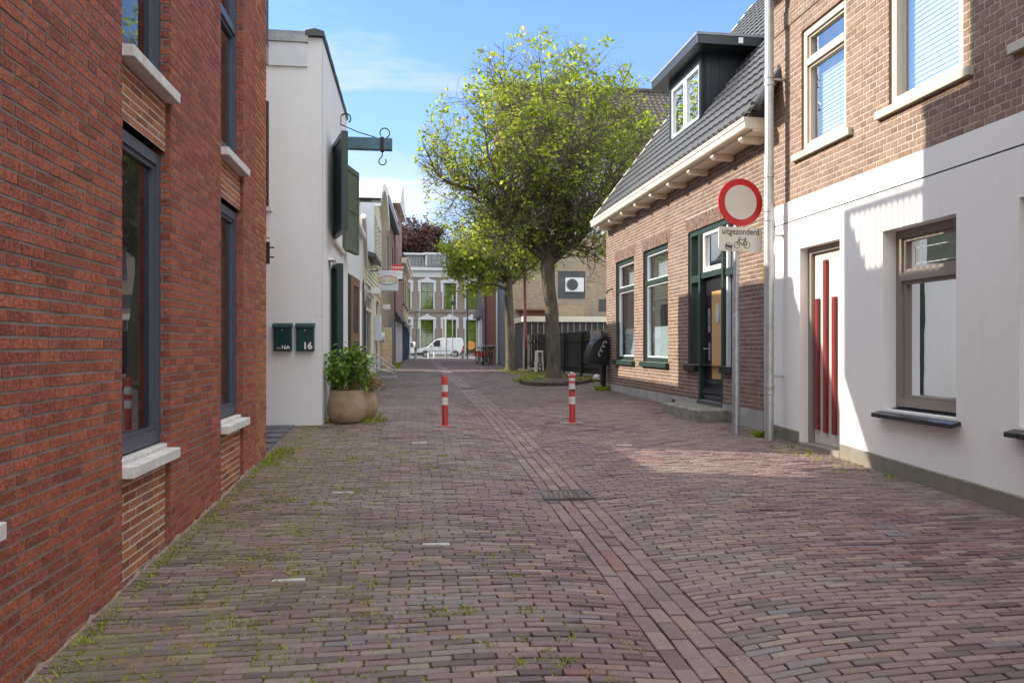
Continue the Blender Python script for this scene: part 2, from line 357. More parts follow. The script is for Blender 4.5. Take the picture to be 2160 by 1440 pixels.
def groundmat():
    t=NT('joint sand and moss'); n=t.noise(9,5,.7); m=t.noise(.55,4,.6)
    gx=t.n('ShaderNodeSeparateXYZ'); t.l(t.coord(),gx.inputs[0])
    left=t.n('ShaderNodeMapRange'); left.inputs[1].default_value=1.0; left.inputs[2].default_value=-1.2; t.l(gx.outputs[0],left.inputs[0])
    moss=t.math('MULTIPLY',t.ramp(n,[(.30,0.),(.48,1.)]),t.math('ADD',.10,t.math('MULTIPLY',left.outputs[0],.9)))
    c=t.mix(moss,t.mix(m,(.028,.024,.021),(.050,.042,.035)),(.20,.22,.03))
    return t.bsdf(c,.95,0,t.bump(n,.5,.01),.2)
M['ground']=groundmat()
SUN=4.3; SKY=.15; EXPO=1.0; HAZE=(2.3,2.9,3.5); CLOUD=(3.8,3.8,3.8); FILL_BANK=(8.3,8.5,8.8)

# ------------------------------------------------------------------ masonry
def brickwall(name,fr,s0,s1,z0,z1,holes=(),L=.222,H=.062,j=.011,mats=None,parent=None,bond='half',depth=.007,seed=1,far=False,topfn=None,jit=.0007,label=None):
    rg=np.random.default_rng(seed); B=[]
    nr=int(math.ceil((z1-z0)/H-1e-6)); H2=(z1-z0)/nr
    for r in range(nr):
        za,zb=z0+r*H2,z0+(r+1)*H2; zc=(za+zb)/2
        iv=[(s0,s1)]
        if topfn:
            a,b=topfn(zc)
            if b-a<.05: continue
            iv=[(max(s0,a),min(s1,b))]
        for (ha,hb,hc,hd) in holes:
            if hc<zc<hd:
                nv=[]
                for a,b in iv:
                    if hb<=a or ha>=b: nv.append((a,b)); continue
                    if ha>a: nv.append((a,ha))
                    if hb<b: nv.append((hb,b))
                iv=nv
        if bond=='half': cuts=s0-L+(r%2)*L/2+np.arange(int((s1-s0)/L)+3)*L
        elif bond=='cross':
            if r%2: cuts=s0-L*.25-L/2+np.arange(int((s1-s0)/(L/2))+4)*L/2
            else: cuts=s0-L+(r%4)//2*L/2+np.arange(int((s1-s0)/L)+3)*L
        elif bond=='soldier': cuts=s0-H+np.arange(int((s1-s0)/H)+3)*H
        else:
            st=rg.choice([1.,1.,1.,.5],size=int((s1-s0)/(L*.7))+8)*L; cuts=s0-L*rg.random()-L/2+np.cumsum(st)-L/2
            cuts=np.concatenate([[s0-L],cuts])
        for a,b in iv:
            c=cuts[(cuts>a+.03)&(cuts<b-.03)]; e=np.concatenate([[a-j/2],c,[b+j/2]])
            for k in range(len(e)-1): B.append((e[k]+j/2,e[k+1]-j/2,za+j/2,zb-j/2))
    B=np.array(B); n=len(B)
    c=.0010
    dz=np.clip(rg.normal(0,jit*.45,(n,4)),-.0008,.002); rnd=rg.random(n)
    a,b,p,q=B.T; J=rg.normal(0,.0012,(n,8))
    pr=np.clip(rg.normal(0,jit,n),-.0012,.004)
    V=np.zeros((n,8,3))
    inn=np.stack([np.stack([a+c+J[:,0],pr+dz[:,0],p+c+J[:,1]],1),np.stack([b-c+J[:,2],pr+dz[:,1],p+c+J[:,3]],1),np.stack([b-c+J[:,4],pr+dz[:,2],q-c+J[:,5]],1),np.stack([a+c+J[:,6],pr+dz[:,3],q-c+J[:,7]],1)],1)
    dd=np.full(n,-depth-.002)
    out=np.stack([np.stack([a,dd,p],1),np.stack([b,dd,p],1),np.stack([b,dd,q],1),np.stack([a,dd,q],1)],1)
    V[:,:4]=inn; V[:,4:]=out
    base=(np.arange(n)*8)[:,None]
    fs=np.array([[0,1,2,3],[4,5,1,0],[5,6,2,1],[6,7,3,2],[7,4,0,3]])
    Fq=(base[:,None,:]+fs[None]).reshape(-1,4)
    rf=np.repeat(rnd,5); mi=np.zeros(len(Fq),int)
    V=V.reshape(-1,3)
    # mortar bed
    ss=sorted({s0,s1,*[min(max(x,s0),s1) for h in holes for x in h[:2]]}); zs=sorted({z0,z1,*[min(max(x,z0),z1) for h in holes for x in h[2:]]})
    mv=[];mf=[]
    if topfn: zs=[z0+i*H2 for i in range(nr+1)]
    for i in range(len(ss)-1):
        for k in range(len(zs)-1):
            sa,sb,za,zb=ss[i],ss[i+1],zs[k],zs[k+1]; sm,zm=(sa+sb)/2,(za+zb)/2
            if any(h[0]<sm<h[1] and h[2]<zm<h[3] for h in holes): continue
            if topfn:
                u,v=topfn(zm); sa,sb=max(sa,u),min(sb,v)
                if sb-sa<.03: continue
            o=len(mv); mv+=[(sa,-depth,za),(sb,-depth,za),(sb,-depth,zb),(sa,-depth,zb)]; mf.append((o,o+1,o+2,o+3))
    m0=len(V); V=np.vstack([V,np.array(mv)]); Fq=np.vstack([Fq,np.array(mf)+m0])
    mi=np.concatenate([mi,np.ones(len(mf),int)]); rf=np.concatenate([rf,np.full(len(mf),.5)])
    o=npmesh(name,fr.arr(V),Fq,mats,parent,mi,{'rnd':rf})
    if label: o['label']=label
    return o
def panelwall(mb,s0,s1,z0,z1,holes,d=0,t=.25):
    """plain wall with real openings, front at d, t thick, reveals included"""
    ss=sorted({s0,s1,*[x for h in holes for x in h[:2]]}); zs=sorted({z0,z1,*[x for h in holes for x in h[2:]]})
    for i in range(len(ss)-1):
        k=0
        while k<len(zs)-1:
            sm=(ss[i]+ss[i+1])/2
            def hol(k): return any(h[0]<sm<h[1] and h[2]<(zs[k]+zs[k+1])/2<h[3] for h in holes)
            if hol(k): k+=1; continue
            k2=k
            while k2<len(zs)-1 and not hol(k2): k2+=1
            for dd in (d,d-t): mb.quad((ss[i],dd,zs[k]),(ss[i+1],dd,zs[k]),(ss[i+1],dd,zs[k2]),(ss[i],dd,zs[k2]))
            k=k2
    for a,b,c,e in holes:
        mb.quad((a,d,c),(a,d-t,c),(a,d-t,e),(a,d,e)); mb.quad((b,d,c),(b,d-t,c),(b,d-t,e),(b,d,e))
        mb.quad((a,d,c),(b,d,c),(b,d-t,c),(a,d-t,c)); mb.quad((a,d,e),(b,d,e),(b,d-t,e),(a,d-t,e))
    return mb
def reveals(mb,holes,d0,d1):
    for a,b,c,e in holes:
        mb.quad((a,d0,c),(a,d1,c),(a,d1,e),(a,d0,e)); mb.quad((b,d0,c),(b,d1,c),(b,d1,e),(b,d0,e))
        mb.quad((a,d0,c),(b,d0,c),(b,d1,c),(a,d1,c)); mb.quad((a,d0,e),(b,d0,e),(b,d1,e),(a,d1,e))
    return mb

# ------------------------------------------------------------------ windows
def window(parent,fr,a,b,c,e,d,mat,fw=.07,ft=.06,trans=(),mull=(),glass='glass',room='room',depth=.5,inner=None,innerw=.04,bars=None,label=None,blind=None,gap=.02):
    """frame (part) with pane, inner sash, room behind; d = front plane of the frame"""
    f=MB(fr)
    f.box(a,a+fw,d-ft,d,c,e); f.box(b-fw,b,d-ft,d,c,e); f.box(a+fw,b-fw,d-ft,d,c,c+fw); f.box(a+fw,b-fw,d-ft,d,e-fw,e)
    for z in trans: f.box(a+fw,b-fw,d-ft,d+.004,z-fw*.5,z+fw*.5)
    for s in mull: f.box(s-fw*.4,s+fw*.4,d-ft,d+.002,c+fw,e-fw)
    f.mi=1
    g0_,g1_=d-ft-depth,d-ft
    A,B_,C_,E_=a-gap,b+gap,c-gap,e+gap
    f.quad((A,g0_,C_),(B_,g0_,C_),(B_,g0_,E_),(A,g0_,E_)); f.quad((A,g0_,C_),(A,g1_,C_),(A,g1_,E_),(A,g0_,E_)); f.quad((B_,g0_,C_),(B_,g1_,C_),(B_,g1_,E_),(B_,g0_,E_))
    f.quad((A,g0_,C_),(B_,g0_,C_),(B_,g1_,C_),(A,g1_,C_)); f.quad((A,g0_,E_),(B_,g0_,E_),(B_,g1_,E_),(A,g1_,E_))
    fo=f.build('window',[M[mat],M[room]],parent,bevel=0,label=label)
    zb=[c+fw]+[z for z in sorted(trans)]+[e-fw]; sb=[a+fw]+sorted(mull)+[b-fw]
    for i in range(len(zb)-1):
        for k in range(len(sb)-1):
            z0,z1,s0,s1=zb[i],zb[i+1],sb[k],sb[k+1]
            if i: z0+=fw*.5
            if i<len(zb)-2: z1-=fw*.5
            if k: s0+=fw*.4
            if k<len(sb)-2: s1-=fw*.4
            if inner:
                q=MB(fr); w=innerw
                q.box(s0,s0+w,d-ft*.8,d-ft*.25,z0,z1); q.box(s1-w,s1,d-ft*.8,d-ft*.25,z0,z1); q.box(s0+w,s1-w,d-ft*.8,d-ft*.25,z0,z0+w); q.box(s0+w,s1-w,d-ft*.8,d-ft*.25,z1-w,z1)
                q.build('sash',M[inner],fo); s0+=w;s1-=w;z0+=w;z1-=w
            MB(fr).quad((s0,d-ft*.6,z0),(s1,d-ft*.6,z0),(s1,d-ft*.6,z1),(s0,d-ft*.6,z1)).build('pane',M[glass],fo,recalc=False)
            if bars and (bars[2]=='all' or bars[2]==i):
                q=MB(fr)
                for n in range(1,bars[0]): x=s0+(s1-s0)*n/bars[0]; q.box(x-.012,x+.012,d-ft*.75,d-ft*.3,z0,z1)
                for n in range(1,bars[1]): y=z0+(z1-z0)*n/bars[1]; q.box(s0,s1,d-ft*.74,d-ft*.31,y-.012,y+.012)
                q.build('glazing_bar',M[mat],fo)
    if blind:
        q=MB(fr); za,zb2,tilt=blind; n=int((zb2-za)/.05)
        for i in range(n):
            z=za+(i+.5)*(zb2-za)/n
            q.quad((a+fw*.8,d-ft-.05,z-.021),(b-fw*.8,d-ft-.05,z-.021),(b-fw*.8,d-ft-.05-tilt,z+.028),(a+fw*.8,d-ft-.05-tilt,z+.028))
        q.build('blind',M['blind'],fo,recalc=False)
    return fo

# ------------------------------------------------------------------ paving
def paving():
    rows=[]   # x0,x1,yc,half, far
    P=.058; y=-1.5; r=0; rg=np.random.default_rng(3)
    A=[];Lb=.203
    while y<66.5:
        far=y>15
        xl=-2.9 if (8.4<y<11.4) else (-1.72 if y<8.5 else -1.75); xr=4.95 if y<18 else 6.6
        off=(r%2)*Lb/2+rg.normal(0,.012)
        for (x0,x1) in ((xl,1.185),(1.605,xr)):
            n=int((x1-x0)/Lb)+1
            if x0<1: e=np.concatenate([[x0],x1-off*1.0-Lb*np.arange(n)[::-1]]); e=np.concatenate([e[e<x1-.05],[x1]])
            else: e=np.concatenate([[x0],x0+off+Lb*np.arange(n+1)]); e=np.concatenate([e[e<x1-.05],[x1]])
            e=np.unique(e); e=e[np.concatenate([[True],np.diff(e)>.04])]
            m=len(e)-1
            A.append(np.stack([e[:-1],e[1:],np.full(m,y),np.full(m,P/2)],1))
        y+=P; r+=1
    T=np.concatenate(A); n=len(T)
    # lengthwise gutter bricks
    Gt=[]
    for k in range(4):
        x=1.185+.105*k; e=np.arange(-1.5,66.5,.212)+(k%2)*.106
        Gt.append(np.stack([np.full(len(e)-1,x),np.full(len(e)-1,x+.105),e[:-1],e[1:]],1))
    Gt=np.concatenate(Gt)
    jx,jy=.008,.009
    bend=lambda x,y: +.022*np.sin(.8*x+.13*y)+.006*np.sin(2.1*x+.5*y)-.04*np.exp(-np.abs(x-1.395)/.5)
    rnd=rg.random(n); wht=np.zeros(n)
    cx,cy=(T[:,0]+T[:,1])/2,T[:,2]
    # pale coral bricks grouped now and then, white paint marks
    for (qx,qy) in [(-.72,4.62),(.25,5.30),(.05,9.6),(-.6,6.9),(2.63,9.2)]:
        i=np.argmin((cx-qx)**2+(cy-qy)**2*6); wht[i]=.85
    def make(X0,X1,Y0,Y1,rnd,wht,c,nv,bendy):
        n=len(X0); J=lambda s:rg.normal(0,s,n)
        tx,ty,tz=J(.008),J(.020),J(.0020)
        mx,my=(X0+X1)/2,(Y0+Y1)/2
        if nv==16:
            cc=.006
            def ring(ins,dz):
                a,b,p,q=X0+ins,X1-ins,Y0+ins,Y1-ins; k=cc-ins*.4
                pts=[(a+k,p),(b-k,p),(b,p+k),(b,q-k),(b-k,q),(a+k,q),(a,q-k),(a,p+k)]
                o=[]
                for (x,y) in pts:
                    x=x+rg.normal(0,.0011,n); y=y+rg.normal(0,.0014,n)
                    z=G(x,y)+dz+tz+(x-mx)*tx+(y-my)*ty
                    o.append(np.stack([x,y+(bend(x,y) if bendy else 0),z],1))
                return o
            V=np.stack(ring(.0032,0)+ring(.0,-.0045)+ring(-.001,-.035),1)
            fs=[[0,1,2,3],[0,3,4,7],[7,4,5,6]]+[[8+i,8+(i+1)%8,(i+1)%8,i] for i in range(8)]+[[16+i,16+(i+1)%8,8+(i+1)%8,8+i] for i in range(8)]
            nv=24
        else:
            ps=[(X0,Y0),(X1,Y0),(X1,Y1),(X0,Y1)]
            V=np.stack([np.stack([x,y+(bend(x,y) if bendy else 0),G(x,y)+tz*.7+(x-mx)*tx*.6+(y-my)*ty*.6],1) for x,y in ps],1)
            fs=[[0,1,2,3]]
        fs=np.array(fs); Fq=((np.arange(n)*nv)[:,None,None]+fs[None]).reshape(-1,4)
        return V.reshape(-1,3),Fq,np.repeat(rnd,len(fs)),np.repeat(wht,len(fs))
    out=[]
    near=T[:,2]<14
    for sel,nv in ((near,16),(~near,4)):
        t=T[sel]; out.append(make(t[:,0]+jx/2,t[:,1]-jx/2,t[:,2]-t[:,3]+jy/2,t[:,2]+t[:,3]-jy/2,rnd[sel],wht[sel],0,nv,True))
    gr=rg.random(len(Gt))*.75+.25*(rg.random(len(Gt))<.5); near=Gt[:,2]<14
    for sel,nv in ((near,16),(~near,4)):
        t=Gt[sel]; out.append(make(t[:,0]+.004,t[:,1]-.004,t[:,2]+.004,t[:,3]-.004,np.clip(.2+gr[sel]*.75,0,1),np.zeros(sel.sum()),0,nv,False))
    off=0;V=[];Fq=[];r_=[];w_=[]
    for v,f,a,b in out: V.append(v);Fq.append(f+off);r_.append(a);w_.append(b);off+=len(v)
    o=npmesh('street',np.concatenate(V),np.concatenate(Fq),M['paver'],None,None,{'rnd':np.concatenate(r_),'wht':np.concatenate(w_)})
    tag(o,'street paved with narrow purple brown clay bricks and a lengthwise brick gutter','street',kind='structure')
paving()
def ground():
    xs=np.concatenate([[-600,-200,-60,-20,-8,-4],np.arange(-3,7.01,.2),[8,12,25,60,200,600]]); ys=np.concatenate([[-300,-60,-15],np.arange(-8,80.1,.35),[90,120,200,400,900]])
    X,Y=np.meshgrid(xs,ys); mm=np.clip((.5-X)/1.6,0,1)*(X>-2)*np.clip(.55+.9*np.sin(2.3*X+1.1*Y)*np.sin(1.9*Y-.7*X),0,1)*(Y>1)*(Y<11); Z=G(X,Y)-.017+.0122*mm; nx,ny=len(xs),len(ys)
    i=np.arange(nx*ny).reshape(ny,nx); Fq=np.stack([i[:-1,:-1],i[:-1,1:],i[1:,1:],i[1:,:-1]],-1).reshape(-1,4)
    o=npmesh('ground',np.stack([X,Y,Z],-1).reshape(-1,3),Fq,M['ground'],None,smooth=True); tag(o,'dark sandy ground with moss between the paving bricks','ground',kind='structure')
ground()
mb=MB(); mb.box(-60,60,67.3,74.6,.3,.53); tag(mb.build('road',M['asphalt']),'grey asphalt road crossing the far end of the street','road',kind='structure')
mb=MB(); mb.box(-60,60,66.6,67.3,.3,.60); tag(mb.build('kerb',M['stone']),'pale kerb along the near edge of the crossing road','kerb',kind='structure')
mb=MB(); mb.box(-60,60,74.6,78,.3,.62); tag(mb.build('pavement',M['concrete']),'grey pavement in front of the grey brick town house','pavement',kind='structure')
# slate strip at the foot of the gap between red house and white house
mb=MB()
for i in range(5):
    for k in range(6): mb.box(-2.9+i*.24+.004,-2.9+(i+1)*.24-.004,8.84+k*.41,8.84+(k+1)*.41-.008,.1,g(-2,9+k*.41)+.022)
tag(mb.build('slate_strip',M['bluetile'],bevel=.004),'dark slate paving strip between the red house and the white house','paving',kind='structure')

# weeds in the joints
def weeds():
    rg=np.random.default_rng(5); V=[];rn=[]
    def tuft(x,y,h,n,sp=1.):
        for _ in range(n):
            a=rg.random()*6.283; l=h*(.5+rg.random()); w=.0035+.35*h*.12; bx=x+rg.normal(0,.012*sp); by=y+rg.normal(0,.008*sp); z=g(bx,by)-.008
            dx,dy=math.cos(a),math.sin(a); k=l*(.3+.6*rg.random())
            V.append([(bx-dy*w,by+dx*w,z),(bx+dy*w,by-dx*w,z),(bx+dx*k+dy*w*.7,by+dy*k-dx*w*.7,z+l*.8),(bx+dx*k*1.3-dy*w*.2,by+dy*k*1.3+dx*w*.2,z+l*.75)]); rn.append(rg.random())
    cl=[(rg.uniform(-1.6,1.0),rg.uniform(2.4,9)) for _ in range(130)]
    for _ in range(8500):
        y=2.3+9*rg.random()**1.5; x=-1.62+abs(rg.normal(0,1.15))
        if x>1.15:
            if rg.random()<.6: continue
            x=rg.uniform(-1.6,4.6)
        row=round((y+1.5)/.058)*.058-1.5+.029
        tuft(x,row+rg.normal(0,.004),.006+.014*rg.random()**2,rg.integers(3,7))
    for cx,cy in cl:
        m=rg.integers(3,10)
        for _ in range(m): tuft(cx+rg.normal(0,.09),cy+rg.normal(0,.05),.012+.013*rg.random(),6,1.5)
    for _ in range(230):   # along the red wall foot
        y=rg.uniform(2.6,8.6); tuft(-1.60+abs(rg.normal(0,.03)),y,.010+.022*rg.random(),5,1.6)
    for _ in range(130): tuft(-1.6+abs(rg.normal(0,.1)),rg.uniform(8.2,9.3),.018+.03*rg.random(),6,2)
    for _ in range(220): tuft(rg.uniform(-1.3,-.45),11.5+abs(rg.normal(0,.35)),.02+.035*rg.random(),6,2)
    for _ in range(50): tuft(4.66+rg.normal(0,.05),9.62+rg.normal(0,.05),.04+.06*rg.random(),6,2)
    for _ in range(90): tuft(rg.uniform(4.3,4.8),rg.uniform(6.6,9.5),.015+.03*rg.random(),5,2)
    for _ in range(60): tuft(4.55+rg.normal(0,.08),18.0+rg.normal(0,.1),.05+.07*rg.random(),6,2)
    for _ in range(900): tuft(rg.uniform(-1.5,-.7)+0,rg.uniform(36,60),.03+.05*rg.random(),5,4)
    for _ in range(700):   # round the near tree
        a=rg.random()*6.283; r=.3+.75*rg.random()
        if abs(math.cos(a)*r)<1.4: tuft(4.3+math.cos(a)*r*1.25,22.3+math.sin(a)*r*.9,.05+.08*rg.random(),5,3)
    for _ in range(500): tuft(rg.uniform(3.7,6),rg.uniform(25,33),.03+.06*rg.random(),5,4)
    V=np.array(V); n=len(V)
    o=npmesh('weeds',V.reshape(-1,3),np.arange(n*4).reshape(-1,4),M['weed'],None,None,{'rnd':np.array(rn)})
    tag(o,'small green weeds and grass growing in the paving joints','weeds',kind='stuff')
weeds()

def litter():
    rg=np.random.default_rng(77); P=[]
    for _ in range(260):
        x=-1.45+abs(rg.normal(0,.55)); y=rg.uniform(2.5,9.5); P.append((x,y,g(x,y)+.006))
    for _ in range(160):
        x=rg.uniform(-1.2,4.6); y=rg.uniform(3,16); P.append((x,y,g(x,y)+.006))
    for _ in range(120):
        x=rg.uniform(-1.3,-.2); y=rg.normal(7.3,.45); P.append((x,y,g(x,y)+.006))
    P=np.array(P); n=len(P); a=rg.random(n)*6.283; L=.008+.012*rg.random(n); w=L*.45
    dx,dy=np.cos(a),np.sin(a); V=np.stack([P+np.stack([dx*L*u-dy*w*v,dy*L*u+dx*w*v,rg.random(n)*.006],1) for u,v in ((-1,0),(0,-1),(1,0),(0,1))],1)
    o=npmesh('leaf_litter',V.reshape(-1,3),np.arange(n*4).reshape(-1,4),M['dry'],None,None,{'rnd':rg.random(n)**.6})
    tag(o,'tiny dry petals and leaf scraps scattered over the paving','litter',kind='stuff')
litter()

# ================================================================== red brick house (left, near)
WL=-1.65; fl=leftwall(WL)
red=thing('brick_house','new red brick house with tall anthracite windows along the left side of the street','house',(-1.65,4,0))
NI=[(0.11,.98),(2.33,3.2),(4.56,5.43),(6.79,7.66)]
holesR=[(a,b,-.2,9.) for a,b in NI]
brickwall('wall',fl,-5.5,8.25,-.35,8.6,[(a,b,-.36,8.3) for a,b in NI],.206,.0577,.0105,[M['red'],M['mortar_dark']],red,'wild',.0032,2,jit=.0007)
mb=MB(fl)
mb.box(-5.5,8.2,-7.5,-.34,-.4,8.55); mb.build('inner_wall',M['room'],red)
mb=MB(fl); mb.box(-5.6,8.25,-7.6,.03,8.6,8.75); mb.build('roof_edge',M['anthracite'],red)
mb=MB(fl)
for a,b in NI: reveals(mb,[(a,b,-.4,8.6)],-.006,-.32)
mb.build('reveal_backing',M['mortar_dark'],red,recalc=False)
# plaster smear at wall foot
mb=MB(fl); rg=random.Random(4); pts=[]
y=-2.
while y<8.2:
    pts.append((y,g(-1.6,y)+.012+.03*rg.random()**2)); y+=.06
for (y0,z0),(y1,z1) in zip(pts,pts[1:]): mb.quad((y0,.006,-.2),(y1,.006,-.2),(y1,.004,z1),(y0,.004,z0))
mb.build('mortar_smear',plain('lime smear',(.42,.33,.27),.95,var=.4,bump=.6,scale=11),red,recalc=False)
for i,(a,b) in enumerate(NI):
    # far jamb in real bricks
    brickwall('jamb',Fr(WL,b-.010,-1,0,0,-1),.004,.12,-.3,8.5,(),.1,.0577,.0105,[M['red'],M['mortar_dark']],red,'half',.004,20+i)
    for (c,e) in ((-.25,.745),(2.83,3.19)):
        brickwall('spandrel',fl.__class__(WL-.03,0,0,1,1,0),a,b,c,e,(),.206,.0577,.0105,[M['orange'],M['mortar_pale']],red,'half',.002,40+i)
    for (z0,z1,tr) in ((.86,2.80,()),(3.28,6.3,(4.55,))):
        w=window(red,fl,a+.0,b-.0,z0,z1,-.065,'anthracite',fw=.075,ft=.07,trans=tr,inner='anthracite',innerw=.03,room='roomlight',depth=.4,gap=0)
        mb=MB(fl); mb.box(a,b,-.11,.065,z0-.115,z0-.045); mb.box(a,b,-.11,-.02,z0-.045,z0-.015)
        mb.build('sill',M['stone'],w,bevel=.006)
        if z0<1:
            mb=MB(fl)   # curtain folds behind the glass
            n=26
            for k in range(n):
                q=b-.09-(k)*.012; mb.quad((q,-.17-.02*(k%2),z0+.08),(q-.012,-.17-.02*((k+1)%2),z0+.08),(q-.012,-.17-.02*((k+1)%2),z1-.08),(q,-.17-.02*(k%2),z1-.08))
            mb.build('curtain',M['curtain'],w,recalc=False)
# narrow orange brick neighbour
old=thing('narrow_house','narrow orange brick house end squeezed behind the red brick house','house',(-1.65,8.5,.2))
brickwall('wall',leftwall(-1.655),8.262,8.84,.1,7.6,[],.21,.062,.012,[M['orange'],M['mortar_mid']],old,'half',.006,77)
brickwall('end_wall',Fr(0,8.842,1,0,0,1),-4.2,-1.66,.1,7.6,(),.21,.062,.012,[M['orange'],M['mortar_mid']],old,'half',.006,78)
mb=MB(); mb.box(-4.3,-1.63,8.26,8.86,7.6,7.72); mb.build('roof_edge',M['slate'],old)
for z0,zt,zs in ((1.75,2.55,5.0),):
    mb=MB(); mb.box(-1.9,-1.61,8.86,9.0,3.05,3.10); mb.box(-1.8,-1.63,8.9,8.98,2.75,3.05); mb.build('sill',M['stone'],old)
    mb=MB(); mb.box(-1.9,-1.64,8.862,8.92,3.1,4.3); mb.build('shutter',M['dkbrown'],old)
    mb=MB(); mb.box(-1.8,-1.63,8.86,8.92,2.45,2.7)
    for z in (2.52,2.63): mb.box(-1.64,-1.58,8.89,8.91,z,z+.015)
    mb.build('bracket',M['darkmetal'],old)
bal=thing('balcony','dark steel balcony fixed to the back of the orange brick house','balcony',(-2.6,9.5,5.1))
mb=MB(); mb.box(-4.3,-1.89,8.86,10.25,5.2,5.42); mb.build('deck',M['lead'],bal)
mb=MB(); mb.box(-4.3,-1.89,10.21,10.25,5.42,6.38); mb.box(-1.93,-1.89,8.86,10.21,5.42,6.38); mb.build('parapet',M['dkbrown'],bal)
mb=MB()
for k in range(15): mb.box(-1.925,-1.895,8.9+k*.093,8.935+k*.093,6.38,7.02)
for k in range(24): mb.box(-4.2+k*.1,-4.165+k*.1,10.215,10.245,6.38,7.02)
mb.box(-1.94,-1.88,8.86,10.25,7.02,7.09); mb.box(-4.3,-1.94,10.2,10.25,7.02,7.09); mb.build('railing',M['darkmetal'],bal)
gw=thing('sun_block_wall','unseen brick wall added in the gap behind the red house to block low sun','wall',(-2.7,10,.3))  # out of view, added to keep low sun off the street
brickwall('wall',leftwall(-2.62),8.86,11.28,.15,3.2,(),.21,.062,.012,[M['orange'],M['mortar_mid']],gw,'half',.006,79)
mb=MB(); mb.box(-2.85,-2.63,8.87,11.28,.15,3.2); mb.build('core',M['concrete'],gw)
mb=MB(); mb.box(-2.9,-2.58,8.87,11.28,3.2,3.26); mb.build('coping',M['slate'],gw)

# ================================================================== white rendered house
wh=thing('white_house','tall white rendered house with dark slate coping and green shutters','house',(-2,13,.35))
XW=-1.32; fw_=leftwall(XW); ff=front(11.3)
mb=MB(fw_); panelwall(mb,11.302,15.4,.1,6.02,[(12.75,14.35,3.3,4.85),(12.6,14.05,.75,2.82)],0,.3); 
panelwall(mb,15.4,19.9,.1,4.3,[(15.85,17.1,.42,2.95)],0,.3)
mb.build('wall',M['stucco_white'],wh,recalc=False)
mb=MB(); mb.box(-4.3,XW-.32,11.302,15.38,.1,5.9); mb.box(-4.3,XW-.32,15.39,19.9,.1,4.2); mb.mi=1; mb.quad((XW-.3,12.6,.7),(XW-.3,14.4,.7),(XW-.3,14.4,4.9),(XW-.3,12.6,4.9))
mb.build('core',[M['stucco_white'],M['room']],wh,recalc=False)
mb=MB(ff); mb.box(-4.3,-1.323,-.3,0,.1,6.02); mb.build('gable_wall',M['stucco_white'],wh)
mb=MB(ff); mb.box(-4.28,-1.535,-.001,.03,5.58,5.93); mb.build('cladding_panel',M['greywhite'],wh,bevel=.004)
mb=MB(ff); mb.box(-4.28,-1.52,-.02,.05,5.932,6.03); mb.build('trim',M['galv'],wh)
mb=MB(); mb.box(-4.28,-1.56,11.5,12.2,6.0,6.19); mb.build('roof_sheet',M['lead'],wh)
mb=MB()   # saddle coping slabs
for k in range(11):
    y=11.24+k*.377; t=.012*(k%2)
    mb.add([(-1.56,y,6.03+t),(-1.29,y,6.03+t),(-1.29,y,6.10+t),(-1.425,y,6.135+t),(-1.56,y,6.10+t),(-1.56,y+.367,6.03+t),(-1.29,y+.367,6.03+t),(-1.29,y+.367,6.10+t),(-1.425,y+.367,6.135+t),(-1.56,y+.367,6.10+t)],
           [(0,1,2,3,4),(9,8,7,6,5),(0,5,6,1),(1,6,7,2),(2,7,8,3),(3,8,9,4),(4,9,5,0)])
mb.build('coping',M['slate'],wh)
mb=MB(fw_); mb.box(15.4,19.9,-.5,.10,4.3,4.42); mb.build('gutter',M['white'],wh)
# shutters: a leaf swung out from the wall
def shutter(hx,hy,ex,ey,z0,z1,mat,panels,lab):
    f,l=seg(hx,hy,ex,ey,1); t=.032
    o=MB(f).box(0,l,-t,t,z0,z1); 
    o=o.build('shutter',M[mat],wh,bevel=.004,label=lab)
    q=MB(f); w=.09; k=len(panels)-1
    for side in (1,-1):
        d0,d1=(t,t+.016) if side>0 else (-t-.016,-t)
        q.box(0.001,w,d0,d1,z0+.002,z1-.002); q.box(l-w,l-.001,d0,d1,z0+.002,z1-.002)
        for p in panels: q.box(w,l-w,d0,d1,p-w/2,p+w/2)
    q.build('stile',M[mat],o)
    q=MB(f)
    for z in (z0+.25,z1-.25): q.tube([(-.02,-t-.02,z),(.25*l,-t-.02,z)],.012,6)
    q.build('hinge',M['darkmetal'],o)
shutter(-1.30,12.80,-1.045,11.83,3.30,4.83,'dkgreen',[3.35,4.78],'upper near shutter, dark green and smooth')
shutter(-1.30,14.42,-1.11,15.22,3.32,4.95,'olive',[3.38,4.15,4.9],'upper far shutter, olive green with sunk panels')
shutter(-1.30,12.62,-1.155,12.28,.75,2.84,'dkgreen',[.8,1.9,2.79],'lower shutter, dark green')
w=window(wh,fw_,12.77,14.33,3.32,4.83,-.1,'creampaint',fw=.08,mull=(13.55,))
w=window(wh,fw_,12.62,14.03,.77,2.80,-.1,'creampaint',fw=.08,mull=(13.3,),trans=(2.2,))
mb=MB(fw_); mb.box(12.7,14.4,0,.06,3.22,3.29); mb.build('sill',M['creampaint'],wh,bevel=.01)
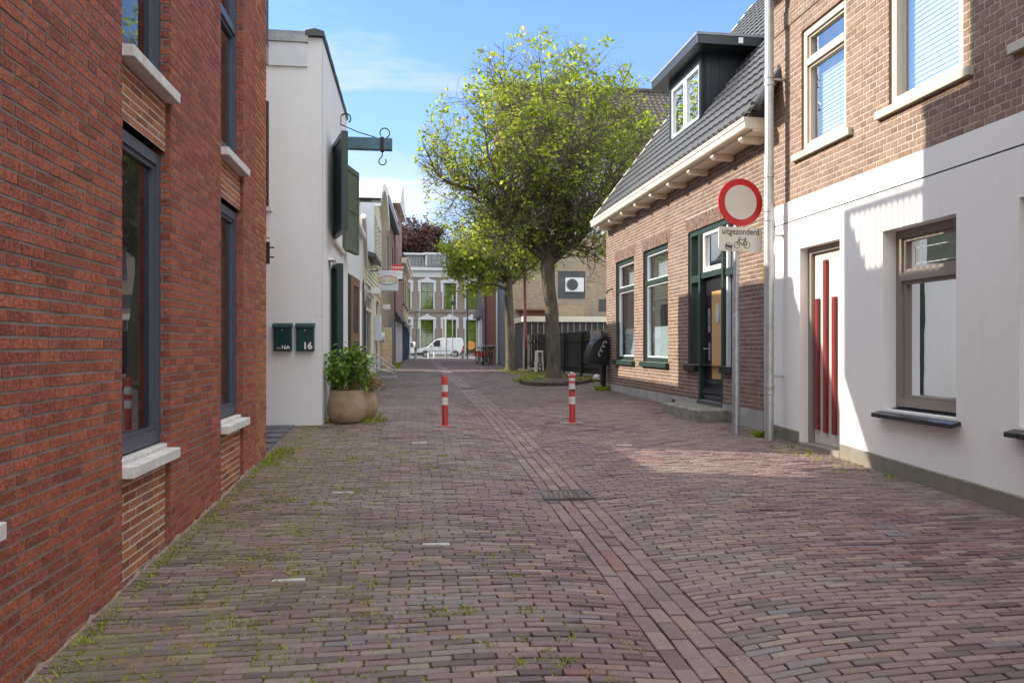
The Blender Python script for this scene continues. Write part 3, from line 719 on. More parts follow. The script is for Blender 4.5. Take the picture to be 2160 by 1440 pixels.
# brown glazed leaf of the lower door, standing open
f,l=seg(-1.30,15.75,-1.215,17.0,1); dr=MB(f).box(0,l,-.02,.02,.45,2.98).build('door',M['silltile'],wh)
q=MB(f); w=.16
for d0,d1 in ((.02,.04),(-.04,-.02)):
    q.box(0,w*1.6,d0,d1,.45,2.98); q.box(l-w,l,d0,d1,.45,2.98)
    for z0,z1 in ((.45,.7),(1.62,1.80),(2.80,2.98)): q.box(w*1.6,l-w,d0,d1,z0,z1)
q.build('stile',M['brownwood'],dr)
mb=MB(fw_); mb.box(15.62,15.72,-.1,.03,.4,3.0); mb.build('door_post',M['dkgreen'],wh)
mb=MB(fw_); mb.tube([(17.9,.07,.5),(17.9,.07,2.75),(17.9,.0,2.95)],.045,8); mb.build('downpipe',M['white'],wh,True)
mb=MB(fw_); mb.box(12.05,12.35,0,.10,2.86,2.90); mb.add([(12.05,.1,2.88),(12.35,.1,2.88),(12.2,0,2.7)],[(0,1,2)]); mb.build('lamp_bracket',M['white'],wh)
# hoisting beam
hb=thing('hoist_beam','blue green hoisting beam with iron scrolls jutting from the white house','hoist',(-1.32,14.0,5.2))
fb=front(14.0)
MB(fb).box(-1.6,-.385,-.07,.07,5.10,5.315).build('beam',M['beam'],hb,bevel=.008)
mb=MB(fb); mb.box(-.60,-.535,-.078,.078,5.085,5.33); mb.build('strap',M['darkmetal'],hb)
mb=MB(fb); mb.ring((-.52,0,5.42),.088,.011,'Y',24,6,-70,215); mb.tube([(-.65,0,5.322),(-1.0,0,5.42),(-1.31,0,5.545)],.010,6); mb.build('tie_rod',M['darkmetal'],hb)
mb=MB(fb); mb.ring((-1.22,0,5.66),.088,.013,'Y',24,6,-55,150); mb.tube([(-1.306,0,5.53),(-1.306,0,5.70)],.008,6); mb.build('scroll',M['darkmetal'],hb)
hk=thing('hook','iron hook hanging below the hoisting beam','hook',(-.57,14.0,5.0))
P=[(-.565,0,5.085),(-.565,0,5.01),(-.585,0,4.97)]
for k in range(15):
    q=R(150+k*17.5); P.append((-.562+.066*math.cos(q),0,4.90+.066*math.sin(q)))
MB(fb).tube(P,.011,7).build('shank',M['darkmetal'],hk,True)
# mailboxes
def mailbox(x0,x1,num,size,lab,tx,sticker):
    t=thing('mailbox',lab,'mailbox',((x0+x1)/2,11.25,1.45),'green mailboxes on the white wall')
    f=ff; b=MB(f); b.prismA([(0,1.445),(.11,1.445),(.125,1.79),(0,1.79)],x0+.012,x1-.012); b.build('body',M['mailgreen'],t,bevel=.006)
    b=MB(f); b.prismA([(0,1.785),(.155,1.775),(.155,1.81),(.10,1.845),(0,1.85)],x0,x1); b.build('lid',M['mailgreen'],t,bevel=.006)
    b=MB(f); b.disc(((x0+x1)/2,.125,1.745),.012,.012); b.build('lock',M['galv'],t)
    n=text('house_number',num,size,f,tx,.122,1.475,M['white'],t,'RIGHT',bold=size*.03)
    if sticker: MB(f).box(x0+.06,x0+.12,.112,.116,1.475,1.50).build('sticker',M['taupe'],t)
mailbox(-2.007,-1.737,'16A',.072,'green mailbox with the small number 16A on its front',-1.765,True)
mailbox(-1.690,-1.417,'16',.135,'green mailbox with the large number 16 on its front',-1.448,False)

# ================================================================== pots
def pot(x,y,r,h,lab,k=1.):
    t=thing('plant_pot',lab,'plant pot',(x,y,g(x,y)))
    z=g(x,y); p=[(r*.70,z),(r*.80,z+.02),(r*.97,z+h*.25),(r,z+h*.42),(r*.95,z+h*.7),(r*.86,z+h*.92),(r*.85,z+h),(r*.79,z+h),(r*.78,z+h*.94)]
    MB().lathe(x,y,p,36).build('body',M['clay'],t,True)
    MB().lathe(x,y,[(r*.77,z+h*.9),(r*.5,z+h*.93),(.01,z+h*.94)],20).build('soil',M['soil'],t)
    return z+h
def leafmesh(name,P,size,mat,parent,rg,flat=.5,aspect=.55,rbias=None):
    n=len(P); P=np.asarray(P)
    d=rg.normal(0,1,(n,3)); d[:,2]*=flat; d/=np.linalg.norm(d,axis=1)[:,None]
    up=rg.normal(0,1,(n,3))+np.array([0,0,1.2]); s=np.cross(d,up); s/=np.linalg.norm(s,axis=1)[:,None]; u=np.cross(s,d)
    L=size*(.6+.8*rg.random(n))[:,None]; w=L*aspect*.5
    a=P; b=P+d*L*.5+s*w+u*L*.08; c=P+d*L-u*L*.12; e=P+d*L*.5-s*w+u*L*.08
    V=np.stack([a,b,c,e],1).reshape(-1,3); k=np.arange(n)*4
    Fq=np.concatenate([np.stack([k,k+1,k+2],1),np.stack([k,k+2,k+3],1)])
    r=rg.random(n) if rbias is None else np.clip(rbias+rg.normal(0,.18,n),0,1)
    return npmesh(name,V,Fq,mat,parent,None,{'rnd':np.concatenate([r,r])})
def shrub(name,lab,x,y,z,rad,h,n,size,seed,nst=26,heads=9,cat='plant'):
    rg=np.random.default_rng(seed); t=thing(name,lab,cat,(x,y,z))
    m=MB(); LP=[];HP=[]
    for k in range(nst):
        a=rg.random()*6.283; r=rad*math.sqrt(rg.random()); tip=np.array([x+r*math.cos(a),y+r*math.sin(a)*.8,z+h*(.55+.45*rg.random())*(1-.25*(r/rad)**2)])
        b=np.array([x+r*.35*math.cos(a),y+r*.35*math.sin(a),z-.02]); md=(b+tip)/2+rg.normal(0,.03,3)
        m.tube([b,md,tip],[.007,.006,.003],5)
        for q in range(n//nst):
            u=.45+.6*rg.random(); LP.append(b+(tip-b)*u+rg.normal(0,.05,3))
        if k<heads: HP.append(tip+np.array([0,0,.02]))
    m.build('stem',M['brownwood'],t)
    leafmesh('foliage',LP,size,M['leafdark'],t,rg,.7,.6)
    if heads:
        
        for h_ in HP: leafmesh('flower_head',[h_+rg.normal(0,.03,3) for _ in range(34)],.032,M['dry'],t,rg,1,.9)
    return t
zt=pot(-.99,11.62,.30,.49,'large round terracotta pot in front of the white house')
shrub('hydrangea','leafy green hydrangea with dry flower heads in the large terracotta pot',-.97,11.62,zt-.03,.37,.68,1300,.085,3)
zt=pot(-.80,12.25,.24,.40,'smaller terracotta pot standing behind the large one')
rg=np.random.default_rng(8); t=thing('dry_plant','withered brown plant drooping from the smaller terracotta pot','plant',(-.80,12.25,zt))
m=MB(); Q=[]
for k in range(18):
    a=rg.uniform(-2.2,1.2); r=.12+.22*rg.random(); p0=np.array([-.8,12.25,zt-.02]); p1=p0+np.array([.5*r*math.cos(a),.5*r*math.sin(a),.16+.1*rg.random()]); p2=p0+np.array([r*math.cos(a),r*math.sin(a),.08+.18*rg.random()])
    m.tube([p0,p1,p2],.005,4); leafmesh('flower_head',[p2+rg.normal(0,.035,3) for _ in range(26)],.045,M['dry'],t,rg,1,.8)
m.build('stem',M['brownwood'],t)

# ================================================================== left row further on
def tileroof(name,fr,s0,s1,eave,ridge,mat,parent,tw=.215,th=.33,amp=.022,step=.028,res=6,glints=False):
    """pantiles: eave=(d,z), ridge=(d,z)"""
    ed,ez=eave; rd,rz=ridge; L=math.hypot(rd-ed,rz-ez); ud,uz=(rd-ed)/L,(rz-ez)/L; nd,nz=(uz,-ud) if uz*1>0 and ud<0 else (-uz,ud)
    if nz<0: nd,nz=-nd,-nz
    ns=int((s1-s0)/tw*res); nr=max(1,int(round(L/th))); V=[];Fq=[]
    ss=np.linspace(s0,s1,ns+1); ph=((ss-s0)/tw)%1.
    prof=amp*(np.where(ph<.62,np.sin(ph/.62*np.pi)*1.0,-.35*np.sin((ph-.62)/.38*np.pi)))
    for r in range(nr):
        for u,h in ((r*L/nr,-.006),(r*L/nr,step),((r+1)*L/nr+.01,.004)):
            V.append(np.stack([ss,ed+ud*u+nd*(prof+h),ez+uz*u+nz*(prof+h)],1))
    V=np.stack(V); i=np.arange(V.shape[0]*(ns+1)).reshape(V.shape[0],ns+1)
    for k in range(V.shape[0]-1):
        if k%3==2: continue
        Fq.append(np.stack([i[k,:-1],i[k,1:],i[k+1,1:],i[k+1,:-1]],-1))
    V=V.reshape(-1,3); Fq=np.concatenate(Fq); mi=np.zeros(len(Fq),int)
    if glints:   # sun glint on each lower tile edge, built as a pale box
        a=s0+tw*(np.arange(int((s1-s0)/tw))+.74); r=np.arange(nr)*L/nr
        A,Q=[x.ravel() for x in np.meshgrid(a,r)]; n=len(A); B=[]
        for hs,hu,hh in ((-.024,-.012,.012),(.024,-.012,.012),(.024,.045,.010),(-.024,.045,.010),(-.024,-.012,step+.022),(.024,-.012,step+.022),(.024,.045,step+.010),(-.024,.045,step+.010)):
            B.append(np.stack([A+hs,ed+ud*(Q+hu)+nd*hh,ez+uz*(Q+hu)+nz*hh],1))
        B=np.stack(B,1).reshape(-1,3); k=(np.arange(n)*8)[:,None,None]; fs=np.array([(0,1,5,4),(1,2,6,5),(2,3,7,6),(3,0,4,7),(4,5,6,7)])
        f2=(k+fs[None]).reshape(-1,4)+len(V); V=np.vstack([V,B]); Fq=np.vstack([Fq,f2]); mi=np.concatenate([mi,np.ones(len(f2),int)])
    return npmesh(name,fr.arr(V),Fq,[M[mat],M['tileglint']] if glints else M[mat],parent,mi if glints else None)
bn=thing('board_house','low grey boarded house with a cream curved gable edge and mossy tile roof','house',(-1.5,22,.45))
fb=Fr(-1.36+.046*19.9,0,-.046,1,1,.046)
mb=MB(fb); mb.box(19.92,25.1,-.2,0,.3,3.55); mb.build('wall',M['greyboards'],bn)
mb=MB(fb); P=[(19.92,3.3)]+[(19.92+5.2*k/10,3.75-.45*(k/10)**1.6) for k in range(11)][::-1]
P=[(19.92,3.1),(21.5,3.45),(23.,3.42),(25.12,2.75),(25.12,4.12)]+[(25.12-5.2*k/10,4.12+.75*(k/10)**1.8) for k in range(1,11)]
mb.prism(P,-.18,.04); mb.build('gable_band',M['cream'],bn)
mb=MB(fb); Q=[(25.14-5.2*k/10,4.10+.75*(k/10)**1.8) for k in range(11)]
mb.tube([(a,.07,z+.06) for a,z in Q],.075,8); mb.build('gutter',M['white'],bn,True)
tileroof('roof',fb,19.5,26.8,(-.05,4.3),(-2.2,7.1),'oldtile',bn,.24,.36,.035,.03)
mb=MB(fb); mb.box(24.95,25.12,.0,.06,.4,3.0); mb.build('post',M['dkbrown'],bn)
mb=MB(fb); mb.box(19.9,25.1,-5,-.21,.3,4.2); mb.build('core',M['room'],bn)
cs=thing('shop_house','cream painted brick shop with gridded windows and a round topped gable','shop',(-1.5,29,.48))
fc,lc=seg(-1.59,25.15,-1.43,32.9,1)
hs=[(.7,4.2,1.12,3.42),(5.6,7.3,.42,3.4)]
brickwall('wall',fc,0,lc,.3,3.62,hs,.21,.062,.01,[M['creambrick'],M['creampaint']],cs,'half',.004,61)
mb=MB(fc); reveals(mb,hs,0,-.2); mb.build('reveal',M['creampaint'],cs,recalc=False)
window(cs,fc,.7,4.2,1.12,3.42,-.08,'creampaint',fw=.10,trans=(2.85,),bars=(4,1,1),depth=.6,glass='glassclear')
MB(fc).box(.6,4.3,-.05,.06,1.02,1.11).build('sill',M['concrete'],cs)
window(cs,fc,5.6,7.3,.42,3.4,-.08,'dkbrown',fw=.08,trans=(2.5,),mull=(6.45,),bars=(2,2,'all'))
mb=MB(fc)
for k in range(6): mb.prismA([(0,3.62+k*.16),(.05,3.62+k*.16),(.02,3.78+k*.16),(0,3.78+k*.16)],0,lc)
mb.build('weatherboard',M['boards'],cs)
mb=MB(fc); mb.prismA([(.02,4.56),(.34,4.50),(.34,4.62),(.0,4.72)],.3,3.2); mb.build('canopy',M['slate'],cs)
mb=MB(fc); ng=14; arc=[(1.9+5.8*k/ng,6.5+1.05*math.sin(math.pi*k/ng)**.8) for k in range(ng+1)]
mb.prism([(1.9,4.58)]+arc+[(7.7,4.58)],-1.5,.10); mb.build('gable',M['boards'],cs)
mb=MB(fc)
for k in range(12): mb.box(1.95,7.65,.10,.115+.0*k,4.62+k*.155,4.63+k*.155)
mb.build('board_joint',M['dkbrown'],cs)
mb=MB(fc)
for (a0,z0),(a1,z1) in zip(arc,arc[1:]): mb.add([(a0,-1.6,z0+.0),(a1,-1.6,z1),(a1,.42,z1),(a0,.42,z0),(a0,-1.6,z0+.28),(a1,-1.6,z1+.28),(a1,.42,z1+.28),(a0,.42,z0+.28)],[(0,1,2,3),(4,5,6,7),(3,2,6,7),(0,1,5,4)])
mb.build('roof',M['white'],cs,recalc=False)
mb=MB(fc); mb.box(1.86,1.9,-.3,.18,4.7,6.6); mb.build('corner_board',M['greywhite'],cs)
window(cs,fc,4.2,6.2,4.8,6.3,.14,'creampaint',fw=.1,mull=(5.2,),depth=.03)
mb=MB(fc); mb.box(0,lc,-3.2,-.26,.3,4.55); mb.build('core',M['room'],cs)
tileroof('roof_slope',fc,0,lc,(-.02,4.6),(-2.3,7.2),'oldtile',cs,.24,.36,.035,.03)
t=thing('electric_box','grey electricity box on the cream shop wall','electric box',(-1.4,32,2.2))
mb=MB(fc); mb.box(4.5,5.4,0,.22,1.75,2.75); mb.build('case',M['greywhite'],t,bevel=.02)
t=thing('electric_box','small round grey meter box beside the larger box','electric box',(-1.4,33,1.8))
mb=MB(fc); mb.disc((7.5,.12,1.9),.22,.2,'Y'); mb.build('case',M['greywhite'],t)
for lab,a,z in (('upper white floodlight on the cream shop wall',.5,3.28),('lower white floodlight by the tan brick house',7.2,3.1)):
    t=thing('floodlight',lab,'lamp',(-1.4,26+a,z)); MB(fc).box(a,a+.35,.15,.45,z,z+.2).build('housing',M['white'],t,bevel=.02); MB(fc).tube([(a+.17,0,z+.05),(a+.17,.2,z+.1)],.03,6).build('arm',M['white'],t)
# hanging sign
hs_=thing('hanging_sign','square grey shop sign with an oval logo hanging over the street','sign',(-.9,27,3.8))
fs=front(27.)
MB(fs).box(-1.235,-.53,-.06,.06,3.49,4.21).build('board',M['greywhite'],hs_,bevel=.006)
MB(fs).tube([(-1.55,0,4.17),(-.9,0,4.225)],.018,6).build('bracket',M['darkmetal'],hs_); MB(fs).tube([(-1.55,0,3.4),(-1.2,0,3.5)],.018,6).build('bracket',M['darkmetal'],hs_)
for a0,a1,m in ((20,160,'kooped'),(160,200,'yellow'),(200,340,'siggreen'),(-20,20,'yellow')):
    P=[(-.883+.315*math.cos(R(a0+(a1-a0)*k/16)),.064,3.86+.155*math.sin(R(a0+(a1-a0)*k/16))) for k in range(17)]
    MB(fs).tube(P,.012,5).build('logo_ring',M[m],hs_)
tx=text('lettering','De Wit',.235,fs,-.883,.066,3.79,M['gold'],hs_,'CENTER',.003)
tk=thing('for_sale_sign','red and white for sale board on the far house front','sign',(-1,43,6))
fk=front(42.)
MB(fk).box(-1.15,-.60,-.02,.02,5.1,6.05).build('board',M['white'],tk); MB(fk).box(-1.15,-.60,.021,.026,5.72,6.05).build('header',M['kooped'],tk); MB(fk).box(-1.15,-.60,.021,.026,5.12,5.25).build('footer',M['blue'],tk)
text('lettering','TE KOOP',.17,fk,-.875,.028,5.82,M['white'],tk,'CENTER',.006); text('small_lettering','te koop',.10,fk,-.875,.023,5.50,M['blue'],tk)
# bike rack
br=thing('bike_rack','grey steel double loop bicycle rack standing by the cream shop','bike rack',(-.9,25.6,.48))
z=g(-.95,25.6)
def loop(y,r,zt,x0,x1):
    P=[(x0,y,z+.04),(x0,y,z+zt*.55),(x0+.0,y,z+zt*.62)]
    P=[(x1,y,z+.03),(x1,y,z+zt*.42)]+[(x1-.06,y,z+zt*.5)]+[(x0+.1,y,z+zt)]+[(x0+.1-r*math.sin(R(q)),y,z+zt-r+r*math.cos(R(q))) for q in (30,60,90,120,150,180)]+[(x0+.3,y,z+zt-2*r-.06),(x1-.05,y,z+.14)]
    return P
mb=MB(); mb.tube(loop(25.4,.10,.78,-1.35,-.62),.024,8); mb.build('upper_loop',M['galv'],br,True)
mb=MB(); mb.tube(loop(25.9,.10,.5,-1.35,-.62),.024,8); mb.build('lower_loop',M['galv'],br,True)
mb=MB(); mb.box(-1.15,-.55,25.3,25.36,z,z+.05); mb.box(-1.15,-.55,26.0,26.06,z,z+.05); mb.box(-.62,-.56,25.36,26.0,z,z+.05); mb.build('base',M['galv'],br)

dd=thing('tan_house','tall flat roofed tan brick house beyond the cream shop','house',(-1.3,41,.5))
fd,ld=seg(-1.44,36,-1.13,46,1)
hs=[(3.,4.2,5.2,7.2),(7.,8.2,5.2,7.2)]
brickwall('wall',fd,0,ld,.3,8.6,hs,.21,.064,.01,[M['tan'],M['mortar_mid']],dd,'half',.004,62)
for h in hs: window(dd,fd,*h,-.05,'greywhite',fw=.1,mull=((h[0]+h[1])/2,),depth=.3)
brickwall('side_wall',front(36),-3.4,-1.45,.3,8.6,(),.21,.064,.01,[M['tan'],M['mortar_mid']],dd,'half',.004,63)
mb=MB(); mb.box(-3.4,-1.46,36.01,45.5,.3,8.6); mb.build('core',M['room'],dd)
mb=MB(fd); mb.box(-.1,ld,-.2,.32,8.25,8.62); mb.build('gutter',M['anthracite'],dd)
mb=MB(fd); mb.box(-.25,ld,-2.2,.20,8.62,9.15); mb.build('parapet',M['creampaint'],dd)
mb=MB(fd); mb.box(4.,ld-.3,-.02,.02,.5,3.1); mb.build('shopfront',M['lead'],dd)
pr=thing('brick_pier','brown brick pier jutting out at the foot of the tan house','pier',(-1.2,36.5,.5))
brickwall('front_wall',front(36.0),-1.44,-1.0,.3,2.42,(),.21,.064,.01,[M['yellowbrick'],M['mortar_mid']],pr,'half',.004,64)
brickwall('side_wall',leftwall(-1.0),36.,37.5,.3,2.42,(),.21,.064,.01,[M['mbrick'],M['mortar_mid']],pr,'half',.004,65)
mb=MB(); mb.box(-1.44,-1.01,36.01,37.5,.3,2.41); mb.build('core',M['concrete'],pr)
ee=thing('pink_house','narrow pinkish house with a dark pointed gable edge','house',(-.9,49,.5))
fe,le=seg(-1.08,46.02,-.80,53,1)
hs=[(1.2,2.2,5.6,7.6),(4.6,5.6,5.6,7.6),(2.8,4.,8.4,9.6)]
mb=MB(fe); panelwall(mb,0,le,.3,10.2,hs,0,.3); mb.build('wall',M['pinkrender'],ee,recalc=False)
for h in hs: window(ee,fe,*h,-.1,'white',fw=.09,depth=.3)
mb=MB(fe); mb.prism([(-.1,10.2),(le/2,12.2),(le+.1,10.2)],-5,.28); mb.build('gable',M['creampaint'],ee)
mb=MB(fe); mb.box(.3,le-.3,0,.05,.5,3.1); mb.build('shopfront',M['greywhite'],ee)
mb=MB(fe); mb.prismA([(0,3.7),(.35,3.2),(.35,3.1),(0,3.1)],.2,le-.2); mb.build('awning',M['dkbrown'],ee)
yy=thing('yellow_house','yellow brick corner house with white cornice and dark blue shop front','house',(-.6,60,.5))
fy,ly=seg(-.76,53.02,-.43,66,1)
hs=[(1.2,2.4,4.6,6.8),(5.2,6.4,4.6,6.8),(9.4,10.6,4.6,6.8)]
brickwall('wall',fy,0,ly,3.2,7.35,hs,.21,.064,.01,[M['yellowbrick'],M['creampaint']],yy,'half',.004,66)
for h in hs: 
    w=window(yy,fy,*h,-.06,'white',fw=.1,depth=.3); MB(fy).box(h[0]-.1,h[1]+.1,-.02,.1,h[2]-.12,h[2]-.02).build('sill',M['dkbrown'],w)
brickwall('end_wall',Fr(0,66.0,1,0,0,1),-7,-.45,.3,7.35,(),.21,.064,.01,[M['yellowbrick'],M['creampaint']],yy,'half',.004,67)
mb=MB(fy); mb.box(-.1,ly+.1,-.2,.28,7.35,7.6); mb.prismA([(-.2,7.6),(.40,7.6),(.40,7.72),(-.2,7.72)],-.1,ly+.15); mb.build('cornice',M['creampaint'],yy)
mb=MB(fy); mb.prismA([(.3,7.72),(-2.2,11.),(-6,11.),(-6,7.72)],0,ly); mb.build('roof',M['slate'],yy)
mb=MB(fy); mb.box(0,ly,-.3,-.12,.3,3.2); mb.mi=1
for k in range(6): mb.box(.3+k*2.45,.75+k*2.45,-.12,.04,.5,3.1)
mb.mi=2; mb.box(0,ly,-.12,.12,3.0,3.22)
mb.build('shopfront',[M['silltile'],M['blue'],M['plastic']],yy)
mb=MB(fy); mb.box(0,ly,-6,-.32,.3,7.3); mb.build('core',M['room'],yy)

# ================================================================== house across the end
en=thing('town_house','grey brick town house with white window surrounds closing the street','house',(4,76,.6))
f7=front(76.); wx=[-.92,1.36,3.62,5.88,8.14,10.4]
hs=[(x-.62,x+.62,5.3,7.95) for x in wx]+[(x-.62,x+.62,.85,4.25) for x in wx]
brickwall('wall',f7,-4,13,.6,8.5,hs,.30,.09,.012,[M['greybrick'],M['mortar_mid']],en,'half',.004,68)
for h in hs:
    up=h[2]>2; x=(h[0]+h[1])/2
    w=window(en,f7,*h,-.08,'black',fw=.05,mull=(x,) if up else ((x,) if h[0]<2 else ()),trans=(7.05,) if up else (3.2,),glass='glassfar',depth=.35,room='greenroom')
    q=MB(f7); q.box(h[0]-.13,h[0],0,.08,h[2],h[3]); q.box(h[1],h[1]+.13,0,.08,h[2],h[3]); q.box(h[0]-.28,h[0]-.13,0,.10,h[3]-.9,h[3]+.2); q.box(h[1]+.13,h[1]+.28,0,.10,h[3]-.9,h[3]+.2)
    q.prism([(h[0]-.30,h[3]+.0),(h[1]+.30,h[3]+.0),(h[1]+.30,h[3]+.2),(x+.3,h[3]+.38),(x,h[3]+.62),(x-.3,h[3]+.38),(h[0]-.30,h[3]+.2)],0,.12)
    q.build('surround',M['trimgrey'],w)
mb=MB(f7); mb.box(-4,13,0,.10,4.95,5.12); mb.build('string_course',M['greybrick'],en)
mb=MB(f7); mb.box(-4,13,-.2,.12,8.5,9.15); mb.box(-4,13,-.2,.5,9.15,9.45); mb.build('cornice',M['trimgrey'],en)
tileroof('roof',f7,-1.2,13,(.3,9.45),(-1.2,10.95),'tile',en,.30,.34,.04,.03)
mb=MB(f7); mb.box(-1.4,13,-5,-1.0,10.85,11.05); mb.build('roof_edge',M['trimgrey'],en)
dm=MB(f7).box(1.2,3.25,-1.5,.15,9.5,10.9).build('dormer',M['trimgrey'],en); MB(f7).box(1.0,3.45,-1.5,.3,10.75,10.95).build('dormer_roof',M['trimgrey'],dm)
for x in (1.42,2.3):
    q=MB(f7); q.box(x,x+.74,.15,.17,9.72,10.62); q.build('dormer_window',M['glassfar'],dm); q=MB(f7); q.box(x-.03,x+.02,.17,.2,9.7,10.65); q.box(x+.72,x+.77,.17,.2,9.7,10.65); q.box(x+.35,x+.39,.17,.2,9.7,10.65)
    for z in (9.7,10.15,10.6): q.box(x,x+.74,.171,.2,z,z+.04)
    q.build('glazing_bar',M['anthracite'],dm)
mb=MB(f7); mb.box(-4,13,-8,-.5,.6,9.4); mb.build('core',M['room'],en)
t=MB(f7); t.disc((5.75,-.03,1.7),.45,.01); o=t.build('window_film',M['orangefilm'],en)

# ================================================================== right, near: rendered house
FRr=rightwall(4.85)
rh=thing('rendered_house','near right house, white render below and brown brick above, with beige window frames','house',(4.85,6,.25))
up=[(7.96,8.95,3.95,5.47),(6.13,7.19,3.96,5.62),(4.3,5.4,3.96,5.62),(1.5,3.2,3.96,5.62)]
lo=[(8.05,8.95,.26,2.74),(6.19,7.26,.86,2.70),(4.3,5.48,.86,2.70),(1.2,3.2,.86,2.70)]
mb=MB(FRr); panelwall(mb,-5,9.80,-.3,3.11,lo,.02,.30); panelwall(mb,-5,9.80,3.125,3.385,[],.02,.05); mb.mi=1; mb.box(-5,9.79,-.02,.012,3.11,3.125)
mb.build('render_wall',[M['stucco_right'],M['inkblack']],rh,recalc=False)
for a,b in ((-5,8.03),(8.97,9.805)):
    mb=MB(FRr); n=int((b-a)/.5)+1
    for k in range(n):
        s0,s1=a+(b-a)*k/n,a+(b-a)*(k+1)/n; mb.add([(s0,.022,-.3),(s1,.022,-.3),(s1,.035,-.3),(s0,.035,-.3),(s0,.022,g(4.8,s0)+.165),(s1,.022,g(4.8,s1)+.165),(s1,.035,g(4.8,s1)+.155),(s0,.035,g(4.8,s0)+.155)],[(0,1,2,3),(4,5,6,7),(3,2,6,7)])
    mb.build('plinth',M['plinth'],rh,recalc=False)
brickwall('brick_wall',FRr,-5,9.83,3.385,5.68,up,.117,.073,.013,[M['rbrick'],M['mortar_light']],rh,'half',.0035,31)
brickwall('soldier_course',FRr.__class__(4.835,0,0,1,-1,0),-5,9.83,5.68,5.90,up,.22,.068,.011,[M['rbrick'],M['mortar_light']],rh,'soldier',.0035,32)
brickwall('top_courses',FRr,-5,9.83,5.90,6.3,(),.117,.073,.013,[M['rbrick'],M['mortar_light']],rh,'half',.0035,33)
mb=MB(FRr); reveals(mb,up,-.004,-.3); mb.build('reveal',M['rbrick'],rh,recalc=False)
mb=MB(); mb.box(5.5,12,-5,9.72,-.3,6.2); mb.box(4.87,5.5,9.6,9.82,.2,6.2); mb.build('core',M['room'],rh)
mb=MB(FRr); mb.box(-5,9.9,-.3,.36,6.3,6.34); mb.box(-5,9.9,.30,.36,6.34,6.48); mb.build('gutter',plain('dark red gutter',(.16,.03,.03),.5),rh)
tileroof('roof',FRr,-5,9.8,(.2,6.4),(-3.5,10.2),'tile',rh)
for i,h in enumerate(up):
    w=window(rh,FRr,*h,-.03,'beige',fw=.085,ft=.11,trans=(h[3]-.42,) if i==0 else (),glass='glassclear',room='roomlight',blind=(h[2]+.1,h[3]-(.5 if i==0 else .1),.009),depth=.45,inner='beige' if i==0 else None,innerw=.03,gap=0)
    MB(FRr).box(h[0]-.13,h[1]+.17,-.06,.055,h[2]-.085,h[2]-.002).build('sill',M['beige'],w,bevel=.006)
    if i==1: MB(FRr).box(h[0]+.09,h[1]-.09,-.06,-.01,h[3]-.24,h[3]-.14).build('vent_strip',M['silltile'],w)
for h in lo[1:]:
    w=window(rh,FRr,h[0],h[1],h[2]+.03,h[3],-.13,'taupe',fw=.085,ft=.10,trans=(2.22,),inner='taupe',innerw=.035,room='room',depth=.6,gap=0)
    q=MB(FRr); n=9
    for k in range(n):
        a=h[0]-.06+(h[1]-h[0]+.12)*k/n; b=h[0]-.06+(h[1]-h[0]+.12)*(k+1)/n-.006
        q.prismA([(-.15,h[2]+.02),(.115,h[2]-.045),(.115,h[2]-.085),(-.15,h[2]-.02)],a,b)
    q.build('sill',M['silltile'],w,bevel=.003)
    q=MB(FRr)   # net curtain at the far side of the room opening
    for k in range(7):
        s0=h[1]-.1-k*.026; q.quad((s0,-.30-.02*(k%2),h[2]+.1),(s0-.026,-.30-.02*((k+1)%2),h[2]+.1),(s0-.026,-.30-.02*((k+1)%2),2.2),(s0,-.30-.02*(k%2),2.2))
    q.build('curtain',M['curtain'],w,recalc=False)
    q=MB(FRr)   # etched line on the top light
    a,b,c,e=h[0]+.22,h[1]-.22,2.34,2.50
    for (p0,p1) in (((a,c),(b,c)),((a,e),(b,e)),((a,c),(a,e)),((b,c),(b,e))): q.box(min(p0[0],p1[0])-.006,max(p0[0],p1[0])+.006,-.188,-.186,min(p0[1],p1[1])-.006,max(p0[1],p1[1])+.006)
    q.build('etched_line',M['curtain'],w)
h=lo[0]
q=MB(FRr); q.box(h[0],h[0]+.075,-.2,-.09,h[2]+.03,h[3]); q.box(h[1]-.075,h[1],-.2,-.09,h[2]+.03,h[3]); q.box(h[0]+.075,h[1]-.075,-.2,-.09,h[3]-.075,h[3]); q.box(h[0]-.0,h[1],-.2,.03,h[2]-.1,h[2]+.045)
fr_=q.build('door_frame',M['taupe'],rh)
dr=MB(FRr).box(h[0]+.08,h[1]-.08,-.19,-.135,h[2]+.05,h[3]-.08).build('door',plain('pale door',(.56,.52,.46),.45,var=.04,bump=.02),rh)
for (s0,z0,z1) in ((8.36,.46,2.10),(8.55,.46,2.56),(8.74,.48,2.10)):
    q=MB(FRr); q.box(s0,s0+.065,-.135,-.095,z0,z1); q.build('handle_bar',M['redpaint'],dr,bevel=.004)

# downpipe between the houses
dp=thing('downpipe','tall zinc downpipe between the rendered house and the old brick house','downpipe',(4.635,9.38,.3))
zb=g(4.635,9.38); MB().tube([(4.635,9.38,zb-.02),(4.635,9.38,6.3)],.058,16).build('pipe',M['zinc'],dp,True)
for z in (zb+.62,zb+.70,3.18,3.30,3.75,4.95,5.05): MB().lathe(4.635,9.38,[(.058,z-.03),(.068,z-.025),(.068,z+.025),(.058,z+.03)],16).build('collar',M['zinc'],dp,True)
mb=MB()
for z in (1.1,2.95,5.0): MB().box(4.64,4.86,9.365,9.395,z,z+.03).build('clamp',M['zinc'],dp)

